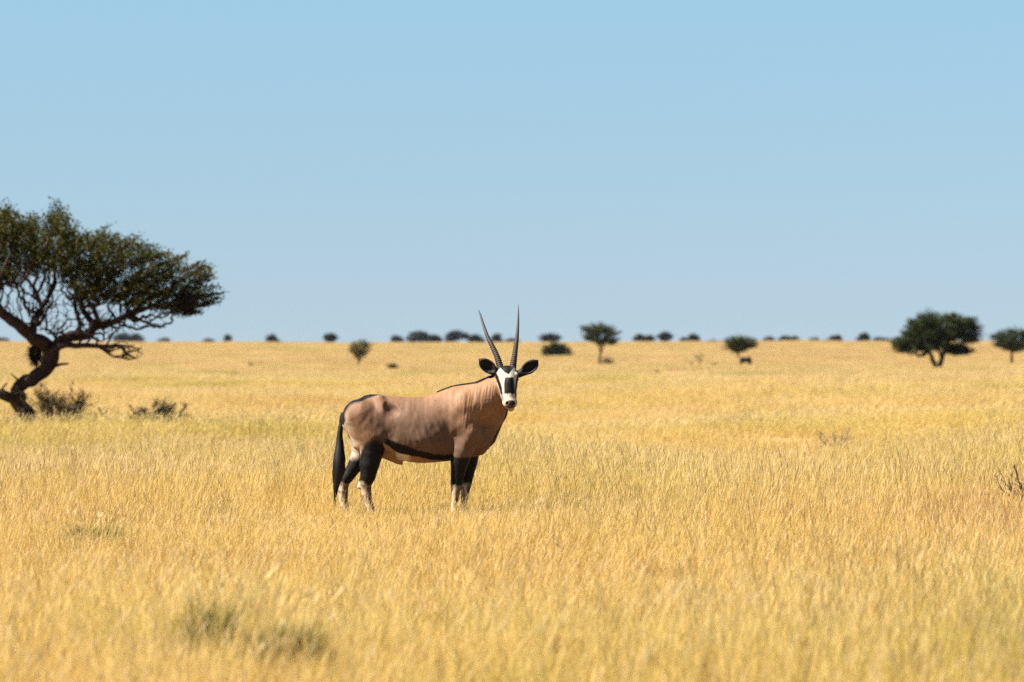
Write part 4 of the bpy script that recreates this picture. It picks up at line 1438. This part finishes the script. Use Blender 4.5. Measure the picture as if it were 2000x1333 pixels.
ory_x = (OX0 - CX) * OD / F
ory = thing('antelope', 'tan antelope with long straight horns, black and white face, standing in the grass', 'antelope',
            (ory_x, OD, float(ground_z(ory_x, OD))))
OV, OQ = surface_nets(whole, (640, 690, -78), (1062, 1022, 78), 1.0)
print('antelope verts', len(OV))


def vnormals(V, Q):
    fn = np.cross(V[Q[:, 2]] - V[Q[:, 0]], V[Q[:, 3]] - V[Q[:, 1]])
    nn = np.zeros_like(V)
    for k in range(4):
        np.add.at(nn, Q[:, k], fn)
    return nn / (np.linalg.norm(nn, axis=1, keepdims=True) + 1e-9)


# outward orientation check in working space (y is down there, so the handedness flips)
LV = to_local(OV)
nL = vnormals(LV, OQ)
if (nL * (LV - LV.mean(0))).sum() < 0:
    OQ = OQ[:, ::-1]
    nL = -nL
# loose folds down the neck and soft muscle relief
x_, y_, d_ = OV[:, 0], OV[:, 1], OV[:, 2]
nm = sstep(885, 915, x_) * (1 - sstep(962, 985, x_)) * (1 - sstep(820, 880, y_)) * sstep(742, 760, y_)
fold = (vnoise(x_ * 0.27 + y_ * 0.035, y_ * 0.022 + d_ * 0.02, 31) - 0.5) * 0.6 + (vnoise(x_ * 0.42 + y_ * 0.05, y_ * 0.05, 32) - 0.5) * 0.9
bodym = sstep(770, 790, y_) * (1 - sstep(885, 905, y_)) * (1 - sstep(950, 970, x_))
relief = (vnoise(x_ * 0.05 + 3, y_ * 0.045 + d_ * 0.03, 33) - 0.5) * 2.2 + (vnoise(x_ * 0.13, y_ * 0.10 + d_ * 0.07, 34) - 0.5) * 1.0
ribs = np.sin((x_ - 0.45 * y_) * 0.42) * 0.35 * sstep(800, 815, x_) * (1 - sstep(858, 868, x_)) * sstep(810, 825, y_) * (1 - sstep(868, 880, y_))
LV = LV + nL * ((fold * nm + relief * bodym + ribs) / S)[:, None]
nL = vnormals(LV, OQ)
if (nL * (LV - LV.mean(0))).sum() < 0:
    OQ = OQ[:, ::-1]
    nL = -nL
nW = np.stack([nL[:, 0], -nL[:, 2], nL[:, 1]], 1)
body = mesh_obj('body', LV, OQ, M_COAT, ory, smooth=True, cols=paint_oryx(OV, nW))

# horns
M_HORN = simple_mat('horn', (0.020, 0.015, 0.012), 0.6, 0.22)


def horn(pts_):
    q = catmull(pts_, 0.55)
    n_ = len(q)
    u = np.linspace(0, 1, n_)
    amp = 0.085 * sstep(0.02, 0.08, u) * (1 - sstep(0.5, 0.66, u))
    L = np.concatenate([[0], np.cumsum(np.linalg.norm(np.diff(q[:, :3], axis=0), axis=1))])
    ring = np.sin(L / 4.4 * 2 * math.pi)
    rr = q[:, 3] * (1 + amp * (np.abs(ring) ** 0.7 * np.sign(ring)))
    v, f = tube(q[:, :3], rr, 14)
    mb = MB()
    mb.add(to_local(v), f)
    return mb.build('horn', M_HORN, ory)


horn([(979, 727, -14, 7.4), (976.2, 714, -9, 6.5), (970, 695, 0, 5.5), (959.6, 673, 14, 4.6), (952, 658, 26, 3.7), (944, 635, 46, 2.6), (937.8, 615, 64, 1.6), (933.4, 604.5, 73, 0.3)])
horn([(1001, 727, -14, 7.4), (1002.4, 713, -9, 6.4), (1005.2, 695, 0, 5.3), (1008, 673.5, 14, 4.4), (1010, 658, 26, 3.6), (1011.8, 634, 46, 2.5), (1012.6, 612, 64, 1.5), (1012.6, 594.5, 79, 0.3)])

# eyes
M_EYE = simple_mat('eye', (0.012, 0.008, 0.006), 0.08, 0.6)
for ex in (972.6, 1010.4):
    V_, F_ = [], []
    for i in range(9):
        for j in range(12):
            th, ph = math.pi * i / 8, 2 * math.pi * j / 12
            V_.append((ex + 3.0 * math.sin(th) * math.cos(ph), 741.5 + 3.0 * math.cos(th), -34 + 3.0 * math.sin(th) * math.sin(ph)))
    for i in range(8):
        for j in range(12):
            F_.append((i * 12 + j, i * 12 + (j + 1) % 12, (i + 1) * 12 + (j + 1) % 12, (i + 1) * 12 + j))
    mb = MB()
    mb.add(to_local(V_), F_)
    mb.build('eye', M_EYE, ory)

# tail: a hairy black brush
M_TAIL = simple_mat('tail_hair', (0.0045, 0.0035, 0.003), 0.55, 0.2)
trng = np.random.default_rng(5)
mb = MB()
core = catmull([(670, 815, 0, 5.2), (666, 832, -3, 4.4), (663.5, 850, -5, 4.8), (663.5, 868, -6, 7.0), (663, 886, -7, 10.2), (662.5, 904, -8, 12.2), (661.5, 922, -8, 11.4), (659, 940, -8, 7.5), (656.5, 957, -8, 3.6), (655, 972, -8, 0.6)], 3)
v, f = tube(core[:, :3], core[:, 3], 12)
mb.add(to_local(v), f)
for k in range(420):
    t0 = trng.uniform(0.08, 0.85)
    i0 = int(t0 * (len(core) - 1))
    an = trng.uniform(0, 2 * math.pi)
    L = int(trng.uniform(0.12, 0.36) * len(core))
    pts2, rad2 = [], []
    off = trng.uniform(0.5, 1.1)
    drift = trng.normal(0, 1.6)
    for s_ in range(5):
        i1 = min(i0 + int(L * s_ / 4), len(core) - 1)
        r_ = core[i1, 3] * off
        extra = max(0, i0 + L * s_ / 4 - (len(core) - 1)) * 3.0
        pts2.append((core[i1, 0] + math.cos(an) * r_ + drift * s_ / 4, core[i1, 1] + extra, core[i1, 2] + math.sin(an) * r_ * 0.8))
        rad2.append(0.75 * (1 - s_ / 4.6))
    v, f = tube(pts2, rad2, 3)
    mb.add(to_local(v), f)
mb.build('tail', M_TAIL, ory)

# mane: short upright dark hair along neck and withers
mb = MB()
ridge_pts = np.array([(856, 765.3), (870, 759.5), (884, 754.5), (897, 751.8), (911, 750), (922, 748.6), (932, 746.8), (942, 742.5), (951, 738.5), (960, 735.0), (967, 733.0)])
for k in range(900):
    t = trng.uniform(0, 1)
    X = 856 + 110 * t
    Y = np.interp(X, ridge_pts[:, 0], ridge_pts[:, 1])
    dd = -9 * sstep(900, 962, X) + trng.normal(0, 1.6)
    hgt = (0.2 + 1.3 * min(1, t * 1.8)) * trng.uniform(0.5, 1.15)
    v, f = tube([(X, Y + 3.0, dd), (X - 1.6, Y - hgt * 0.4, dd + trng.normal(0, .5)), (X - 4.5, Y - hgt * 0.7 + 0.6, dd + trng.normal(0, 1))], [0.6, 0.5, 0.15], 3)
    mb.add(to_local(v), f)
mb.build('mane', M_TAIL, ory)

# ------------------------------------------------------------------ the small black animal far behind
ax, ay, az = at(1456, 717)
sA = ay / F
black = thing('wild_animal', 'small black animal standing in the grass under the low spreading tree', 'animal', (ax, ay, az))


def small_animal(p):
    d = cone(p, (-7.0, 9.0, 0), (6.0, 9.4, 0), 3.4, 3.6)
    d = smin(d, cone(p, (5.5, 10.0, 0), (7.0, 9.6, 0), 4.2, 4.0), 2)           # heavy shoulders
    d = smin(d, cone(p, (-6.6, 9.6, 0), (-7.0, 9.0, 0), 3.9, 3.8), 2)          # rump
    d = smin(d, cone(p, (7.0, 9.6, 0), (9.4, 7.6, 0.5), 3.0, 2.3), 2)          # lowered neck
    d = smin(d, cone(p, (9.4, 7.4, 0.5), (10.2, 3.6, 1.0), 2.1, 1.3), 1.2)     # head
    for lx, ld in ((6.4, -2), (7.4, 2), (-7.6, -2), (-6.4, 2)):
        d = smin(d, cone(p, (lx, 8, ld), (lx + 0.3, 3.5, ld), 2.0, 1.1), 1.2)
        d = smin(d, cone(p, (lx + 0.3, 3.5, ld), (lx, -0.6, ld), 1.1, 0.8), 0.8)
    d = smin(d, cone(p, (-10.2, 9.8, 0), (-11.0, 4.0, 0), 0.9, 0.7), 1)        # tail
    for sg in (-1, 1):
        d = smin(d, cone(p, (9.6, 9.2, sg * 0.8), (10.6, 10.8, sg * 2.0), 0.6, 0.3), 0.5)
    return d.astype(np.float32)


AV, AQ = surface_nets(small_animal, (-14, -3, -8), (14, 17, 8), 0.5, 8)
aL = np.stack([AV[:, 0], AV[:, 2], AV[:, 1] * 1.4], 1) * sA * 1.05
nA = vnormals(aL, AQ)
if (nA * (aL - aL.mean(0))).sum() < 0:
    AQ = AQ[:, ::-1]
mesh_obj('body', aL, AQ, simple_mat('black_coat', (0.006, 0.005, 0.005), 0.7, 0.2), black, smooth=True)

# ------------------------------------------------------------------ light, sky, camera
SUN_DIR = Vector((-0.62, -0.15, 0.77)).normalized()      # towards the sun
sd = bpy.data.lights.new('sun', 'SUN')
sd.energy = 5.0
sd.angle = math.radians(0.53)
sd.color = (1.0, 0.95, 0.85)
so = bpy.data.objects.new('sun', sd)
COL.objects.link(so)
so.rotation_euler = SUN_DIR.to_track_quat('Z', 'Y').to_euler()
so.location = (-20, -10, 30)

w = bpy.data.worlds.new('World')
scene.world = w
w.use_nodes = True
nt = w.node_tree
bg = nt.nodes['Background']
sky = nt.nodes.new('ShaderNodeTexSky')
sky.sky_type = 'NISHITA'
sky.sun_disc = False
sky.sun_elevation = math.asin(SUN_DIR.z)
sky.sun_rotation = math.atan2(SUN_DIR.x, SUN_DIR.y)
sky.altitude = 1000
sky.air_density = 1.0
sky.dust_density = 0.2
sky.ozone_density = 3.0
tc = nt.nodes.new('ShaderNodeTexCoord')
mp = nt.nodes.new('ShaderNodeMapping')
mp.inputs['Scale'].default_value = (1, 1, 0.55)
mp.inputs['Location'].default_value = (0, 0, 0.075)
nt.links.new(tc.outputs['Generated'], mp.inputs['Vector'])
vn = nt.nodes.new('ShaderNodeVectorMath')
vn.operation = 'NORMALIZE'
nt.links.new(mp.outputs[0], vn.inputs[0])
nt.links.new(vn.outputs[0], sky.inputs['Vector'])
sx = nt.nodes.new('ShaderNodeSeparateXYZ')
nt.links.new(tc.outputs['Generated'], sx.inputs[0])
skr = nt.nodes.new('ShaderNodeValToRGB')          # paler air low down, clearer blue above
for e_, (p_, c_) in zip(skr.color_ramp.elements, ((0.0, (0.555, 0.507, 0.493, 1)), (0.085, (0.555, 0.618, 0.584, 1)))):
    e_.position = p_
    e_.color = c_
nt.links.new(sx.outputs['Z'], skr.inputs[0])
sm = nt.nodes.new('ShaderNodeMix')
sm.data_type = 'RGBA'
sm.blend_type = 'MULTIPLY'
sm.inputs[0].default_value = 1.0
nt.links.new(sky.outputs[0], sm.inputs[6])
nt.links.new(skr.outputs[0], sm.inputs[7])
nt.links.new(sm.outputs[2], bg.inputs['Color'])
bg.inputs['Strength'].default_value = 0.05

cd = bpy.data.cameras.new('camera')
cam = bpy.data.objects.new('camera', cd)
COL.objects.link(cam)
cam.location = (0, 0, CAM_H)
cam.rotation_euler = (math.radians(90), 0, 0)
cd.sensor_width = 36.0
cd.lens = 36.0 * F / 2000.0
cd.clip_start = 0.5
cd.clip_end = 20000
cd.dof.use_dof = True
cd.dof.focus_distance = OD + 0.2
cd.dof.aperture_fstop = cd.lens / 1000 / 0.046
cd.dof.aperture_blades = 0
scene.camera = cam

vs = scene.view_settings
scene.display_settings.display_device = 'sRGB'
vs.view_transform = 'Standard'
vs.look = 'None'
vs.exposure = 2.15
vs.gamma = 1.0
vs.use_curve_mapping = False
cy = scene.cycles
cy.max_bounces = 8
cy.diffuse_bounces = 4
cy.transmission_bounces = 5
cy.transparent_max_bounces = 8
cy.use_denoising = False
cy.sample_clamp_indirect = 0.22
cy.sample_clamp_direct = 0.23      # at this exposure 0.225 is already full white
scene.render.resolution_x = 1024
scene.render.resolution_y = 682

# ------------------------------------------------------------------ air over the plain
hx = float(np.abs(gx).max()) + 15
hy0, hy1 = float(gy.min()) - 15, float(gy.max()) + 15
hz0, hz1 = float(gz.min()) - 1.0, 9.0
hv = [(sx * hx, yy, zz) for zz in (hz0, hz1) for yy in (hy0, hy1) for sx in (-1, 1)]
hf = [(0, 2, 3, 1), (4, 5, 7, 6), (0, 1, 5, 4), (2, 6, 7, 3), (0, 4, 6, 2), (1, 3, 7, 5)]
mh, nth, outh = new_mat('haze_air')
pv = N(nth, 'ShaderNodeVolumePrincipled')
pv.inputs['Color'].default_value = (0.70, 0.80, 1.0, 1)
pv.inputs['Density'].default_value = 0.000016
pv.inputs['Anisotropy'].default_value = 0.5
nth.links.new(pv.outputs[0], outh.inputs['Volume'])
haze = mesh_obj('haze', hv, hf, mh)
tag(haze, 'thin pale blue haze over the far plain', 'haze', kind='stuff')
